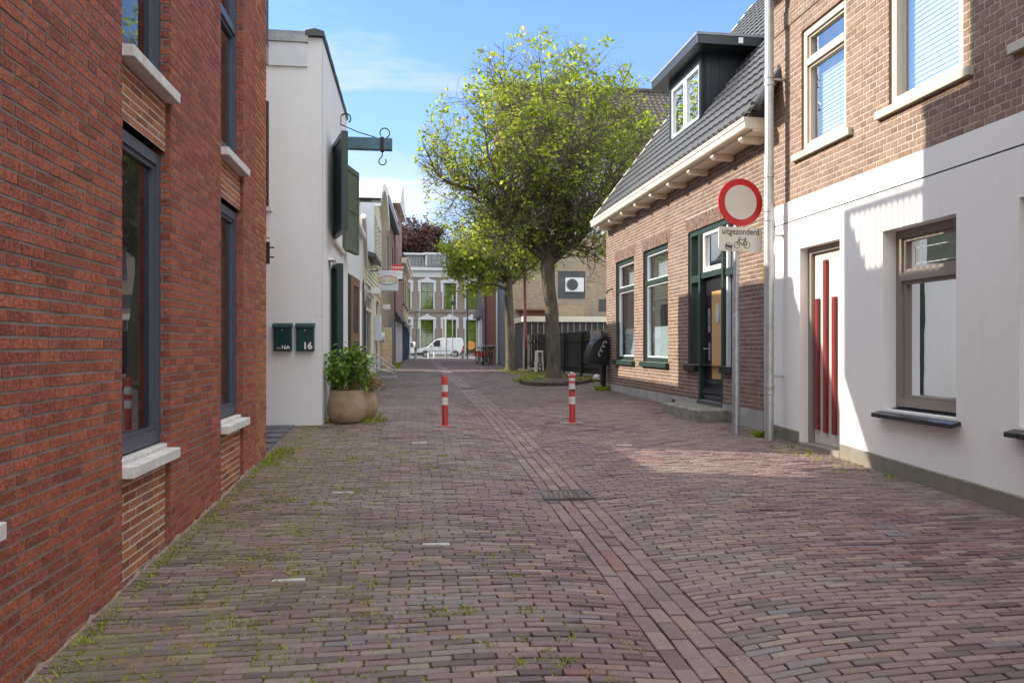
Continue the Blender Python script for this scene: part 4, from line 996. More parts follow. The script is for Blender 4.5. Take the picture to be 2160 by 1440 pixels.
# ================================================================== right: old brick house
k_=-.010; fm=Fr(4.85+.010*9.9,0,k_,1,-1,k_)
mh=thing('old_brick_house','low old brown brick house with black tile roof, dormer and black front door','house',(4.85,14,.4))
W=[(16.02,17.46,1.2,3.5),(13.86,15.38,1.2,3.5)]; D=(10.92,12.83,1.2,3.52)
Dd=(11.34,12.36,.5,3.52)
arch=[(a-.1,b+.1,3.5,3.74) for a,b,_,_ in W]+[(D[0]-.1,D[1]+.1,3.52,3.76)]
brickwall('wall',fm,9.95,18.32,.60,4.62,W+[D,(11.34,12.36,.5,1.2)]+arch,.21,.0655,.011,[M['mbrick'],M['mortar_light']],mh,'cross',.0035,51,jit=.001)
for i,a in enumerate(arch): brickwall('soldier_arch',fm,*a,(),.21,.062,.009,[M['mbrick'],M['mortar_mid']],mh,'soldier',.006,52+i,jit=.003)
mb=MB(fm); reveals(mb,W+[D],-.004,-.3); mb.build('reveal',M['mbrick'],mh,recalc=False)
brickwall('end_wall',Fr(0,18.325,1,0,0,1),4.78,12,.3,4.7,(),.21,.0655,.011,[M['mbrick'],M['mortar_light']],mh,'half',.006,58)
mb=MB(fm); panelwall(mb,9.95,18.32,.1,.605,[(14.0-.55,14.0-.4,.455,.53),(10.75,10.87,.42,.53),(11.34,12.36,.52,.61)],.015,.3); mb.build('plinth',M['concrete'],mh,recalc=False)
mb=MB(fm); mb.box(9.84,9.945,-.3,.012,.1,4.6); mb.build('corner_strip',M['stone'],mh)
mb=MB(); mb.box(5.5,12,9.85,18.3,.1,4.6); mb.box(12,12.2,9.85,18.3,.1,9); mb.build('core',M['room'],mh)
for a,b,c,e in W:
    w=window(mh,fm,a,b,c,e,-.045,'frgreen',fw=.09,ft=.10,trans=(2.83,),inner='greywhite',innerw=.03,room='roomlight',depth=.7,gap=0,glass='glassclear')
    MB(fm).box(a-.06,b+.06,-.06,.075,c-.10,c-.003).build('sill',M['frgreen'],w,bevel=.005)
    MB(fm).quad((a+.12,-.2,c+.1),(b-.12,-.2,c+.1),(b-.12,-.2,1.92),(a+.12,-.2,1.92)).build('frosted_film',M['frost'],w,recalc=False)
    q=MB(fm)
    for k in range(30):
        s0=b-.12-k*(b-a-.24)/30; s1=s0-(b-a-.24)/30; q.quad((s0,-.28-.02*(k%2),2.9),(s1,-.28-.02*((k+1)%2),2.9),(s1,-.28-.02*((k+1)%2),e-.1),(s0,-.28-.02*(k%2),e-.1))
    q.build('curtain',M['curtain'],w,recalc=False)
# door set
q=MB(fm)
q.box(D[0],D[0]+.07,-.16,-.03,1.2,D[3]); q.box(D[1]-.08,D[1],-.16,-.03,1.2,D[3]); q.box(D[0]+.07,D[1]-.08,-.16,-.03,D[3]-.09,D[3])
q.box(11.34,11.42,-.16,.0,.55,D[3]-.09); q.box(12.28,12.36,-.16,.0,.55,D[3]-.09)
q.box(11.42,12.28,-.16,-.02,2.66,2.76); q.box(D[0]+.07,11.34,-.16,-.03,2.62,2.74); q.box(12.36,D[1]-.08,-.16,-.03,2.62,2.74)
dfm=q.build('door_frame',M['frgreen'],mh,bevel=.004)
for a,b in ((D[0]+.07,11.34),(12.36,D[1]-.08)):
    q=MB(fm); q.box(a-.12 if a<11.5 else a-.0,b if a<11.5 else b+.12,-.18,.075,1.09,1.195); q.build('sill',M['black'],dfm,bevel=.004)
    for z0,z1 in ((1.2,2.62),(2.74,D[3]-.09)):
        q=MB(fm); q.quad((a,-.11,z0),(b,-.11,z0),(b,-.11,z1),(a,-.11,z1)); q.build('side_pane',M['glass'],dfm,recalc=False)
        q=MB(fm); q.box(b-.07,b,-.10,-.05,z0,z1) if a<11.5 else q.box(a,a+.07,-.10,-.05,z0,z1); q.build('side_bar',M['greywhite'],dfm)
q=MB(fm); q.quad((D[0],-.5,.5),(D[1],-.5,.5),(D[1],-.5,3.6),(D[0],-.5,3.6)); q.build('hall',M['room'],dfm,recalc=False)
q=MB(fm); q.quad((11.5,-.1,2.8),(12.2,-.1,2.8),(12.2,-.1,3.4),(11.5,-.1,3.4)); q.build('top_light',M['glass'],dfm,recalc=False)
q=MB(fm); q.box(11.42,12.28,-.12,-.05,2.76,2.84); q.box(11.42,12.28,-.12,-.05,3.38,3.43); q.box(11.42,11.48,-.12,-.05,2.84,3.38); q.box(12.22,12.28,-.12,-.05,2.84,3.38); q.build('sash',M['white'],dfm)
dr=MB(fm).box(11.43,12.27,-.15,-.10,.60,2.64).build('door',M['black'],mh)
q=MB(fm); q.box(11.5,11.98,-.10,-.085,.98,2.42); op=q.build('oak_panel',M['oak'],dr)
q=MB(fm); P=[(11.74+.075*math.cos(R(a)),2.05+.165*math.sin(R(a))) for a in range(0,360,15)]; q.prism(P,-.086,-.075); q.build('oval_pane',M['frost'],op)
q=MB(fm); q.box(12.07,12.15,-.10,-.088,1.75,2.15); q.mi=1; q.box(12.095,12.125,-.0885,-.087,1.86,2.04); q.build('letter_plate',[M['galv'],M['inkblack']],dr,bevel=.002)
q=MB(fm); q.box(12.08,12.13,-.10,-.09,1.28,1.58); q.tube([(12.105,-.09,1.47),(12.105,-.04,1.47),(12.21,-.035,1.47)],.010,8); q.build('handle',M['galv'],dr)
q=MB(fm); q.prismA([(-.10,.62),(-.06,.62),(-.03,.68),(-.05,.72),(-.02,.73),(-.03,.78),(-.10,.84)],11.44,12.26); q.prismA([(-.10,.9),(-.07,.9),(-.08,.95),(-.10,.96)],11.44,12.26); q.build('weather_bar',M['black'],dr)
q=MB(fm); q.box(11.34,12.36,-.2,.03,.5,.6); q.build('threshold',M['slate'],mh,bevel=.006)
st=MB(fm); st.box(10.95,12.62,.02,.56,.15,.545); st.build('door_step',M['mossy'],mh,bevel=.02)
# eaves: box gutter on brackets
q=MB(fm); q.prismA([(-.1,4.45),(.40,4.45),(.42,4.47),(.42,4.54),(.44,4.55),(.44,4.605),(-.1,4.605)],9.68,18.22); gu=q.build('box_gutter',M['creampaint'],mh,bevel=.004)
q=MB(fm); q.box(9.69,18.22,-.02,.30,4.42,4.449); q.build('soffit',M['creampaint'],mh)
for k in range(9):
    s=10.0+k*.98; q=MB(fm); q.prismA([(.0,4.42),(.34,4.42),(.34,4.385),(.29,4.345),(.0,4.335)],s-.05,s+.06); q.build('bracket',M['creampaint'],gu,bevel=.008)
ED,EZ=.36,4.66; PIT=1.33; RD=-3.75; RZ=EZ+(ED-RD)*PIT
tileroof('roof',fm,9.50,18.10,(ED,EZ),(RD,RZ),'tile',mh,.20,.315,.024,.034,8,glints=True)
q=MB(fm)  # far verge
n=16
for k in range(n):
    d0=ED+(RD-ED)*k/n; d1=ED+(RD-ED)*(k+1)/n; z0=EZ+(RZ-EZ)*k/n+.07; z1=EZ+(RZ-EZ)*(k+1)/n+.05
    q.add([(18.08,d0,z0-.1),(18.22,d0,z0-.1),(18.22,d0,z0),(18.08,d0,z0),(18.08,d1,z1-.1),(18.22,d1,z1-.1),(18.22,d1,z1),(18.08,d1,z1)],[(0,1,2,3),(4,5,6,7),(2,3,7,6),(1,2,6,5),(0,3,7,4)])
q.build('verge',M['creampaint'],mh)
q=MB(fm)  # near verge tiles lapping up against the neighbour
for k in range(9):
    d0=ED-.03-k*.19; z0=EZ+.05+k*.19*PIT; 
    q.tube([(9.54,d0,z0),(9.54,d0-.21,z0+.21*PIT)],[.085,.07],10)
q.build('verge_tile',M['tile'],mh,True)
q=MB(fm); q.prismA([(.37,4.606),(.0,4.606),(.0,5.10),(.30,4.72)],9.72,9.78); q.build('verge_board',M['slate'],mh)
q=MB(fm); q.quad((9.9,ED-.05,EZ-.03),(18.08,ED-.05,EZ-.03),(18.08,RD,RZ-.06),(9.9,RD,RZ-.06)); q.build('underlay',M['room'],mh,recalc=False)
q=MB(fm); q.prism([(9.9,4.6),(9.9,4.61),(18.3,4.61),(18.3,4.6)],-.1,-4); q.build('ceiling',M['room'],mh)
# dormer
sx0,sx1=13.06,14.62; dd0=-.34
dz=lambda d:EZ+(ED-d)*PIT
q=MB(fm)
for s_ in (sx0,sx1): q.add([(s_-.03,dd0,dz(dd0)-.05),(s_+.03,dd0,dz(dd0)-.05),(s_-.03,dd0,6.80),(s_+.03,dd0,6.80),(s_-.03,-1.35,6.80),(s_+.03,-1.35,6.80)],[(0,2,4),(1,3,5),(0,1,3,2),(2,3,5,4)])
q.box(sx0-.03,sx0+.05,dd0-.08,dd0+.03,dz(dd0),6.80); q.box(sx1-.05,sx1+.03,dd0-.08,dd0+.03,dz(dd0),6.80); q.box(sx0,sx1,dd0-.08,dd0+.03,6.65,6.80); q.box(sx0,sx1,dd0-.08,dd0+.04,dz(dd0)-.02,dz(dd0)+.05)
dmo=q.build('dormer',M['dormerdark'],mh)
q=MB(fm)
for k in range(5): q.box(sx0-.034,sx0-.030,dd0-.17-k*.17,dd0-.163-k*.17,dz(dd0-.17-k*.17)+.03,6.8)
q.build('board_joint',M['inkblack'],dmo)
window(dmo,fm,sx0+.05,(sx0+sx1)/2-.005,dz(dd0)+.05,6.65,dd0+.01,'greywhite',fw=.07,ft=.06,depth=.35,room='roomlight',gap=0)
window(dmo,fm,(sx0+sx1)/2+.005,sx1-.05,dz(dd0)+.05,6.65,dd0+.01,'greywhite',fw=.07,ft=.06,depth=.35,room='roomlight',gap=0)
q=MB(fm); q.box(sx0-.45,sx1+.45,-1.55,dd0+.26,6.80,6.955); q.build('dormer_roof',M['dormerdark'],dmo,bevel=.006)
q=MB(fm); q.box(sx0-.46,sx1+.46,-1.5,dd0+.27,6.955,7.0); q.build('roof_trim',M['lead'],dmo)
q=MB(fm); q.box(sx0-.47,sx0-.40,-.92,-.84,6.83,6.93); q.build('spout',M['white'],dmo)
q=MB(fm); q.box(sx0,sx1,dd0+.04,dd0+.28,dz(dd0+.28)+.02,dz(dd0+.28)+.06); q.build('flashing',M['lead'],dmo)
ys=thing('yellow_plate','small yellow plate on the wall edge beside the downpipe','plate',(4.8,9.86,2.6)); MB().box(4.775,4.80,9.835,9.84,2.36,2.62).build('plate',M['yellow'],ys)
t=thing('wall_hook','short rusty iron hook in the old brick wall','hook',(4.75,18,2.9)); MB(fm).tube([(17.75,0,2.92),(17.72,.14,2.84),(17.72,.16,2.78)],.018,6).build('rod',M['dkbrown'],t)

# ================================================================== fence, garage, big building
ff_,lf=seg(4.90,32.7,6.15,21.0,-1)
fe=thing('board_fence','long black board fence running back from the old brick house','fence',(5.5,27,.5))
rg=np.random.default_rng(14); q=MB(ff_); s=0
while s<lf:
    w=.14+.02*rg.random(); zt=2.02+.02*s/lf+rg.normal(0,.008); q.box(s,s+w-.012,-.012+rg.normal(0,.003),.012,.52+.06*rg.random(),zt); s+=w
q.build('board',M['blackwood'],fe)
q=MB(ff_); q.box(0,lf,-.06,-.014,.8,.88); q.box(0,lf,-.06,-.014,1.7,1.78)
for k in range(7): q.box(k*lf/6.05,k*lf/6.05+.09,-.15,-.061,.4,2.0)
q.build('post',M['blackwood'],fe)
q=MB(ff_)
for k in range(12): q.box(lf-2.6+k*.10,lf-2.6+k*.10+.03,.013,.03,.55,2.03)
for k in range(14): q.box(lf-1.0+k*.08,lf-1.0+k*.08+.03,.013,.03,.55,2.04)
q.build('batten',M['greyboards'],fe)
q=MB(ff_); q.box(-.2,lf+.3,-.1,.10,.3,.62); q.build('base',M['mossy'],fe)
ga=thing('garage','dark boarded garage with cream roof edge behind the black fence','garage',(7,34,.5))
fg=front(33.0)
q=MB(fg); q.box(4.86,12,-3,0,.4,2.62); q.build('wall',M['dkbrown'],ga)
q=MB(fg)
for k in range(26): q.box(4.92+k*.272,4.935+k*.272,0,.012,.5,2.60)
q.build('board_joint',M['stone'],ga)
q=MB(fg); q.box(4.78,12,-3.1,.12,2.62,2.86); q.build('fascia',M['creampaint'],ga,bevel=.01)
q=MB(leftwall(4.86)); q.fr=rightwall(4.86); q.box(33.2,35.6,0,.04,.45,2.55); q.build('door',M['plastic'],ga)
q=MB(fg); q.box(4.855,4.90,0,.03,.45,2.6); q.build('corner_board',M['stone'],ga)
bb=thing('large_building','large tan brick building with a tall old tiled roof behind the trees','building',(9,38,.5))
fB=front(37.5); hB=[(7.25,8.65,3.95,5.35),(9.35,10.6,3.3,3.95),(9.9,11.3,4.6,7)]
brickwall('wall',fB,4.78,14,.4,7.2,hB,.22,.066,.011,[M['tan'],M['mortar_mid']],bb,'half',.005,81)
brickwall('side_wall',rightwall(4.78),37.5,46,.4,7.2,(),.22,.066,.011,[M['tan'],M['mortar_mid']],bb,'half',.005,82)
for h in hB[1:]: window(bb,fB,*h,-.08,'creampaint',fw=.12,depth=.4)
q=MB(fB); reveals(q,[hB[0]],0,-.5); q.quad((7.25,-.5,3.95),(8.65,-.5,3.95),(8.65,-.5,5.35),(7.25,-.5,5.35)); q.build('recess',M['blackwood'],bb,recalc=False)
q=MB(fB); q.box(4.75,14.2,-.4,.0,7.2,11.0); q.mi=1
for k in range(12): q.box(5.5+k*.7,5.53+k*.7,0,.012,7.3,10.9)
q.build('upper_wall',[M['greywhite'],M['plastic']],bb)
q=MB(); q.box(4.8,14,37.52,46,.4,7.2); q.box(4.8,14,37.9,46,7.2,10.9); q.build('core',M['room'],bb)
tileroof('roof',fB,4.6,16,(.3,11.0),(-5.0,16.3),'darktile',bb,.30,.36,.045,.04,5)
q=MB(); q.add([(4.75,37.5,11),(4.75,47.5,11),(4.75,42.5,16.2)],[(0,1,2)]); q.build('gable',M['tan'],bb,recalc=False)
q=MB(); q.tube([(4.5,42.5,16.4),(16,42.5,16.4)],.14,8); q.build('ridge',M['darktile'],bb)
q=MB(fB); q.box(5.1,7.0,0,.25,3.32,3.40); q.box(5.3,6.9,0,.1,2.9,3.32); q.build('ledge',plain('rusty ledge',(.13,.05,.03),.8,var=.3),bb)
brickwall('patch',front(37.48),7.3,8.6,2.9,3.6,(),.22,.066,.011,[M['yellowbrick'],M['mortar_mid']],bb,'half',.005,83)
ac=thing('air_conditioner','white air conditioner unit with round fan in the dark wall recess','air conditioner',(8.1,37.4,4.3))
MB(fB).box(7.62,8.58,-.38,.06,4.30,5.02)  .build('case',M['greywhite'],ac,bevel=.02)
q=MB(fB); q.ring((7.98,.065,4.66),.29,.012,'Y',24,5); q.disc((7.98,.06,4.66),.27,.012); q.build('fan_grille',M['plastic'],ac)
# painted house row on the right
gp=thing('grey_house','blue grey painted brick house with a white downpipe on the right','house',(4.7,40,.5))
f5=rightwall(4.72)
brickwall('wall',f5,37.6,42.0,.4,8,(),.22,.066,.01,[M['paintbrick'],M['paintbrick']],gp,'half',.004,84)
q=MB(); q.box(4.73,12,37.6,42,.4,8); q.build('core',M['room'],gp)
q=MB(f5); q.tube([(41.9,.08,.5),(41.9,.08,8)],.06,8); q.build('downpipe',M['greywhite'],gp,True)
rr=thing('red_brick_house','narrow weathered red brick house between two grey painted houses','house',(4.7,45,.5))
brickwall('wall',f5,42.02,49.0,.4,8.4,(),.22,.066,.01,[M['farred'],M['mortar_mid']],rr,'half',.004,85)
q=MB(); q.box(4.73,12,42.02,49,.4,8.4); q.build('core',M['room'],rr)
q=MB(f5); q.tube([(48.7,.08,.5),(48.7,.08,8)],.05,8); q.build('downpipe',M['plastic'],rr,True)
gs=thing('grey_shop','grey painted corner shop with white pilasters at the street end','shop',(4.7,52,.5))
hG=[(52.6,55.2,.7,3.4)]
brickwall('wall',f5,49.02,56.2,.4,8,hG,.22,.066,.01,[M['paintbrick'],M['paintbrick']],gs,'half',.004,86)
window(gs,f5,*hG[0],-.08,'white',fw=.1,trans=(2.7,),depth=.5)
q=MB(f5); q.box(51.9,52.55,0,.10,.4,3.6); q.box(55.25,56.0,0,.10,.4,3.6); q.build('pilaster',M['white'],gs)
q=MB(f5); q.box(51.6,56.2,0,.3,3.6,4.1); q.build('shop_cornice',M['lead'],gs)
q=MB(); q.box(5.3,12,49.02,56.2,.4,8); q.build('core',M['room'],gs)

# ================================================================== near tree, far tree
def crownpoints(n,c,rad,rg,hollow=.35):
    P=[]
    while len(P)<n:
        v=rg.normal(0,1,3); v/=np.linalg.norm(v); r=rg.uniform(hollow,1)**.6; P.append(np.array(c)+v*r*np.array(rad))
    return P
def tree(name,label,cat,trunk,limbs,ctr,rad,ntw,leaf,mat,seed,nlf=13,group=None,lsize=.10,sub=7):
    rg=np.random.default_rng(seed); t=thing(name,label,cat,trunk[0][:3],group)
    m=MB(); m.tube([p[:3] for p in trunk],[p[3] for p in trunk],14)
    tw=[]; nodes=[]
    ctr=np.array(ctr); rad=np.array(rad)
    def branch(p,d,L,r,depth):
        n=5; pts=[p]; d=d/np.linalg.norm(d)
        e=(p-ctr)/rad
        if e.dot(e)>1.1: return
        for k in range(n):
            d=d+rg.normal(0,.16,3)+np.array([0,0,.05]); d/=np.linalg.norm(d); pts.append(pts[-1]+d*L/n)
        kk=max(2,sum(1 for q in pts if ((q-ctr)/rad).dot((q-ctr)/rad)<1.22)); m.tube(pts[:kk],[r*(1-.8*k/n) for k in range(kk)],5 if depth else 6,cap=False)
        for k in range(1,n+1):
            if depth<2 and rg.random()<.95:
                for _ in range(2 if depth==0 else 1):
                    v=rg.normal(0,1,3); v-=v.dot(d)*d; v/=np.linalg.norm(v)+1e-9; dd=d*.55+v*.85+np.array([0,0,.12]); out=(pts[k]-ctr)/rad; 
                    dd=dd+out*.25/rad.max()*rad
                    branch(pts[k],dd,L*rg.uniform(.45,.75),r*.45,depth+1)
            e=(pts[k]-ctr)/rad
            if e.dot(e)>1.2: continue
            if depth>=1: nodes.append((pts[k],d))
    for lb in limbs:
        P=[np.array(p[:3]) for p in lb]; m.tube(P,[p[3] for p in lb],9,cap=True)
        L=len(P)
        for k in range(1,L):
            for _ in range(sub if k>1 else 2):
                u=rg.random(); p=P[k-1]+(P[k]-P[k-1])*u; d=(P[k]-P[k-1]); d/=np.linalg.norm(d)
                v=rg.normal(0,1,3); v-=v.dot(d)*d; v/=np.linalg.norm(v)
                branch(p,d*.5+v*.9+np.array([0,0,.2]),rg.uniform(.8,1.5)*rad.max()/3.6,max(.012,lb[k][3]*.42),0)
        branch(P[-1],P[-1]-P[-2],1.1*rad.max()/3.6,lb[-1][3],0)
    m.build('trunk',M['bark'],t,True)
    LP=[];LB=[]
    idx=rg.permutation(len(nodes))[:ntw]
    for i in idx:
        p,d=nodes[i]; q=(p-ctr)/rad
        if np.dot(q,q)>1.25: continue
        tone=np.clip(.45+rg.normal(0,.16),0,1)
        for _ in range(rg.integers(nlf//2,nlf+4)):
            LP.append(p+rg.normal(0,.085,3)*leaf); LB.append(tone)
    leafmesh('crown',LP,lsize,M[mat],t,rg,.7,.62,np.array(LB))
    print(name,len(nodes),len(LP)); return t
def limb(px,Y0,r0,r1,dY=0):
    n=len(px); return [(*onY(x,y,Y0+dY*(k/(n-1))),r0+(r1-r0)*k/(n-1)) for k,(x,y) in enumerate(px)]
YT=22.1; z0=g(4.14,YT)
tr=[(4.14,YT,z0-.1,.34),(4.14,YT,z0+.12,.25)]+[(*onY(x,y,YT),r) for x,y,r in ((1168,770,.215),(1167,720,.205),(1163,650,.195),(1157,600,.19),(1155,560,.21),(1155,535,.17))]
LM=[limb([(1155,552),(1110,515),(1069,491),(1056,459),(1035,425),(997,400),(948,387),(919,364),(905,330)],YT,.12,.018,-.8),
    limb([(1154,552),(1130,510),(1108,433),(1072,400),(1036,384),(990,378)],YT,.11,.02,1.5),
    limb([(1155,545),(1147,514),(1137,449),(1134,397),(1131,361),(1110,310),(1088,276),(1070,230)],YT,.12,.02,.6),
    limb([(1157,545),(1175,500),(1196,465),(1199,410),(1212,370),(1225,325),(1240,280),(1250,234)],YT,.12,.02,-1.2),
    limb([(1158,556),(1195,525),(1229,498),(1252,449),(1270,405),(1295,367),(1330,330)],YT,.12,.018,.5),
    limb([(1137,449),(1130,400),(1160,330),(1172,290),(1165,225),(1160,170)],YT+.3,.07,.015,1.5),
    limb([(1229,498),(1275,450),(1310,400),(1345,330),(1355,255),(1345,180)],YT+.2,.07,.015,1.2),
    limb([(1155,545),(1150,480),(1165,430),(1180,370),(1200,300),(1215,200)],YT,.10,.015,-2.6),
    limb([(1155,545),(1125,500),(1090,450),(1060,390),(1030,330),(1020,250)],YT,.09,.015,-2.2),
    limb([(1158,545),(1200,500),(1235,450),(1275,400),(1300,320),(1300,230)],YT,.10,.015,2.4),
    limb([(1131,361),(1100,290),(1075,220),(1055,160)],YT-.3,.05,.012,-1),limb([(1225,325),(1270,260),(1310,190),(1330,135)],YT,.05,.012,1),limb([(1199,410),(1190,330),(1150,240),(1140,150)],YT+.5,.05,.012,-1),
    limb([(1155,548),(1120,510),(1080,500),(1040,490),(1000,470)],YT,.07,.012,1.0)]
c1=onY(1178,352,YT); tree('street_tree','near street tree with pale green spring crown and mossy trunk in a small planted bed','tree',tr,LM,c1,(3.9,3.4,3.6),1650,1.1,'leaf',21,11,'street trees on the right',.13,6)
YU=31.8; z1=g(4.12,YU)
tr=[(4.13,YU,z1-.1,.34),(4.13,YU,z1+.15,.25)]+[(*onY(x,y,YU),r) for x,y,r in ((1077,740,.21),(1075,680,.19),(1073,630,.18),(1072,590,.17))]
LM=[limb([(1072,600),(1050,570),(1020,550),(985,545),(960,560)],YU,.09,.015,-.6),limb([(1072,600),(1060,560),(1040,520),(1030,490),(1020,455)],YU,.09,.015,1),limb([(1072,600),(1085,560),(1095,510),(1090,470)],YU,.09,.015,-.5),limb([(1072,605),(1100,580),(1125,560),(1145,545)],YU,.07,.015,.6),
    limb([(1070,610),(1045,600),(1015,600),(985,590),(975,585)],YU,.05,.012,-1.0),limb([(1072,600),(1065,555),(1060,510),(1050,470)],YU,.07,.015,-1.6),limb([(1072,600),(1030,580),(1005,560),(1000,520)],YU,.07,.015,1.6)]
c2=onY(1048,535,YU); tree('street_tree','farther street tree with low pale green crown beside the grey wall','tree',tr,LM,c2,(2.5,2.3,2.15),1500,1.2,'leaf',22,13,'street trees on the right',.12,6)
# copper beech behind the town house
B0=(2.2,104,.5); tr=[(2.2,104,.4,.7),(2.2,104,6,.55),(2.2,104,10,.45)]
LM=[[(2.2,104,9,.35),(2.2+6.5*math.cos(a),104+5*math.sin(a),13+2.4*math.sin(3*a)+1.5,.12)] for a in np.linspace(0,5.6,9)]
LM=[[l[0],tuple((np.array(l[0])+np.array(l[1]))/2),l[1]] for l in LM]
tree('copper_beech','dark purple copper beech rising behind the grey brick town house','tree',tr,LM,(2.0,104,13.2),(9.4,7,5.4),3200,3.6,'beech',23,14,None,.34,7)

# planted bed round the near tree
bed=thing('planting_bed','low soil bed edged with dark bricks round the near tree','planting bed',(4.2,21.5,.46))
rg=np.random.default_rng(4); E=[(3.25,22.6),(3.05,21.2),(3.12,20.0),(3.35,19.65),(3.9,19.8),(4.5,20.5),(5.1,21.6),(5.6,22.6)]
q=MB()
for (x0,y0),(x1,y1) in zip(E,E[1:]):
    f,l=seg(x0,y0,x1,y1,1); q.fr=f; n=max(1,int(l/.22))
    for k in range(n): q.box(k*l/n+.005,(k+1)*l/n-.005,-.06,.05,.35,.46+.10+rg.normal(0,.008))
q.build('edging',M['soil'],bed,bevel=.01)
q=MB(); q.fr=WORLD; n=len(E); q.add([(x,y,.53) for x,y in E]+[(4.3,21.8,.60),(5.4,23.6,.52),(3.6,23.4,.52)],[(i,i+1,n) for i in range(n-1)]+[(n-1,n+1,n),(n+1,n+2,n),(n+2,0,n)]); q.build('soil',M['soil'],bed,recalc=False)
q=MB(); P=[]
for k in range(21):
    u=k/20; x=4.9+1.25*u; y=32.7-11.7*u; w=.55+.25*math.sin(5*u+1)
    P.append(((x-w,y,g(x-w,y)-.02),(x-w*.45,y,.53+.03*math.sin(9*u)),(x+.05,y,.64)))
V=[p for t_ in P for p in t_]; q.add(V,[(3*k+i,3*k+i+1,3*k+3+i+1,3*k+3+i) for k in range(20) for i in (0,1)])
tag(q.build('soil_bank',M['soil'],recalc=False),'strip of bare soil and rubble along the fence','soil',kind='structure')
for i,(x,y,s,lab) in enumerate(((5.05,30.5,.15,'broken concrete lump beside the graffiti post'),(5.15,24.2,.12,'pale rubble stone near the fence behind the tree bed'),(5.4,21.9,.13,'pale rubble stone at the end of the fence'))):
    rg=np.random.default_rng(i+50); me=bpy.data.meshes.new('rubble_stone'); bm=bmesh.new(); bmesh.ops.create_icosphere(bm,subdivisions=2,radius=s)
    for v in bm.verts: v.co*=1+.3*rg.normal(0,.5); v.co.z*=.7
    for v in bm.verts: v.co+=Vector((x,y,.60))
    bm.to_mesh(me); bm.free(); me.materials.append(M['stone']); tag(link('rubble_stone',me),lab,'stone')

# ================================================================== street furniture
def bollard(x,y,h,lab,bands,sticker=None,tilt=0):
    z=g(x,y); t=thing('bollard',lab,'bollard',(x,y,z),'red and white bollards across the street'); r=.047; ft=h/.80
    def T(mb):
        mb.v=[(vx+tilt*(vz-z),vy,vz) for vx,vy,vz in mb.v]; return mb
    T(MB().lathe(x,y,[(r,z),(r,z+h-.02),(r*.85,z+h-.004),(r*.5,z+h),(.001,z+h)],24)).build('tube',M['bolred'],t,True)
    for a,b in bands: T(MB().lathe(x,y,[(r+.0005,z+a*ft),(r+.0018,z+a*ft),(r+.0018,z+b*ft),(r+.0005,z+b*ft)],24)).build('band',M['bolwhite'],t,True)
    T(MB().lathe(x,y,[(r,z+h-.14*ft),(r+.004,z+h-.138*ft),(r+.004,z+h-.125*ft),(r,z+h-.12*ft)],24)).build('rim',M['bolred'],t,True)
    MB().lathe(x,y,[(r+.045,z-.02),(r+.045,z+.008),(r+.02,z+.016),(r,z+.018)],24).build('flange',M['bolred'],t,True)
    q=MB(); q.box(x-.17,x+.17,y-.12,y+.12,z-.03,z+.007); q.build('base_slab',M['mossy'],t,bevel=.006)
    if sticker:
        fs_=front(y-r-.003); a=text('tag_mark',sticker,.06,fs_,x+tilt*.4,0,z+.475,M['inkblack'],t,'CENTER',.006); 
bollard(.467,11.2,.74,'left red and white bollard with two clean white bands',[(.34,.46),(.55,.67)],None,-.012)
bollard(2.403,11.28,.735,'right red and white bollard with a black scrawl on its upper band',[(.32,.44),(.555,.665),(.70,.745)],'RS',-.01)
# no entry sign
sg=thing('road_sign','round red edged closed road sign with a cyclists excepted plate on a grey pole','road sign',(4.42,9.9,.3))
zs=g(4.42,9.9); xs=4.42
MB().tube([(xs,9.93,zs-.02),(xs,9.93,zs+1.62),(xs,9.93,zs+1.66)],[.052,.052,.042],16).build('lower_pole',M['galv'],sg,True)
MB().tube([(xs+.0,9.93,zs+1.6),(xs+.015,9.93,3.72)],.040,16).build('pole',M['galv'],sg,True)
fsn=Fr(4.455,9.865,.998,.06,.06,-.998)
MB(fsn).disc((0,.0,3.487),.325,.022,'Y',56).build('sign_disc',M['signred'],sg,True)
MB(fsn).disc((0,.0125,3.487),.236,.003,'Y',56).build('white_field',M['signface'],sg)
q=MB(fsn)
def rrect(a0,a1,z0,z1,r,n=5):
    P=[]
    for (cx,cz,q0) in ((a1-r,z1-r,0),(a0+r,z1-r,90),(a0+r,z0+r,180),(a1-r,z0+r,270)):
        for k in range(n+1): P.append((cx+r*math.cos(R(q0+90*k/n)),cz+r*math.sin(R(q0+90*k/n))))
    return P
q.prism(rrect(-.322,.322,2.815,3.145,.022),-.010,.010); pl=q.build('text_plate',M['signface'],sg)
text('lettering','uitgezonderd',.122,fsn,0,.0115,3.045,M['inkblack'],pl,'CENTER',.0014,.86)
q=MB(fsn); bx=.02
for cx in (-.075,.075): q.ring((bx+cx,.0125,2.90),.043,.0036,'Y',26,5)
for P in ([(-.075,2.90),(-.045,2.985),(-.035,3.005),(-.015,3.005)],[(-.05,2.972),(.045,2.972)],[(-.05,2.965),(.005,2.90),(.075,2.90)],[(.005,2.90),(.052,2.99)],[(.048,2.975),(.075,2.90)],[(.025,2.992),(.07,2.992)]):
    q.tube([(bx+a,.0125,z) for a,z in P],.0042,5)
q.build('bicycle_symbol',M['inkblack'],pl)
q=MB(fsn); q.prism([(-.235,2.845),(-.135,2.825),(-.12,2.905),(-.185,2.935),(-.222,2.915)],.010,.0115); q.mi=1; q.prism([(-.212,2.905),(-.135,2.893),(-.14,2.912),(-.20,2.922)],.0115,.012); q.prism([(-.222,2.855),(-.142,2.838),(-.138,2.85),(-.22,2.868)],.0115,.012); q.build('sticker',[M['plastic'],M['stone']],pl)
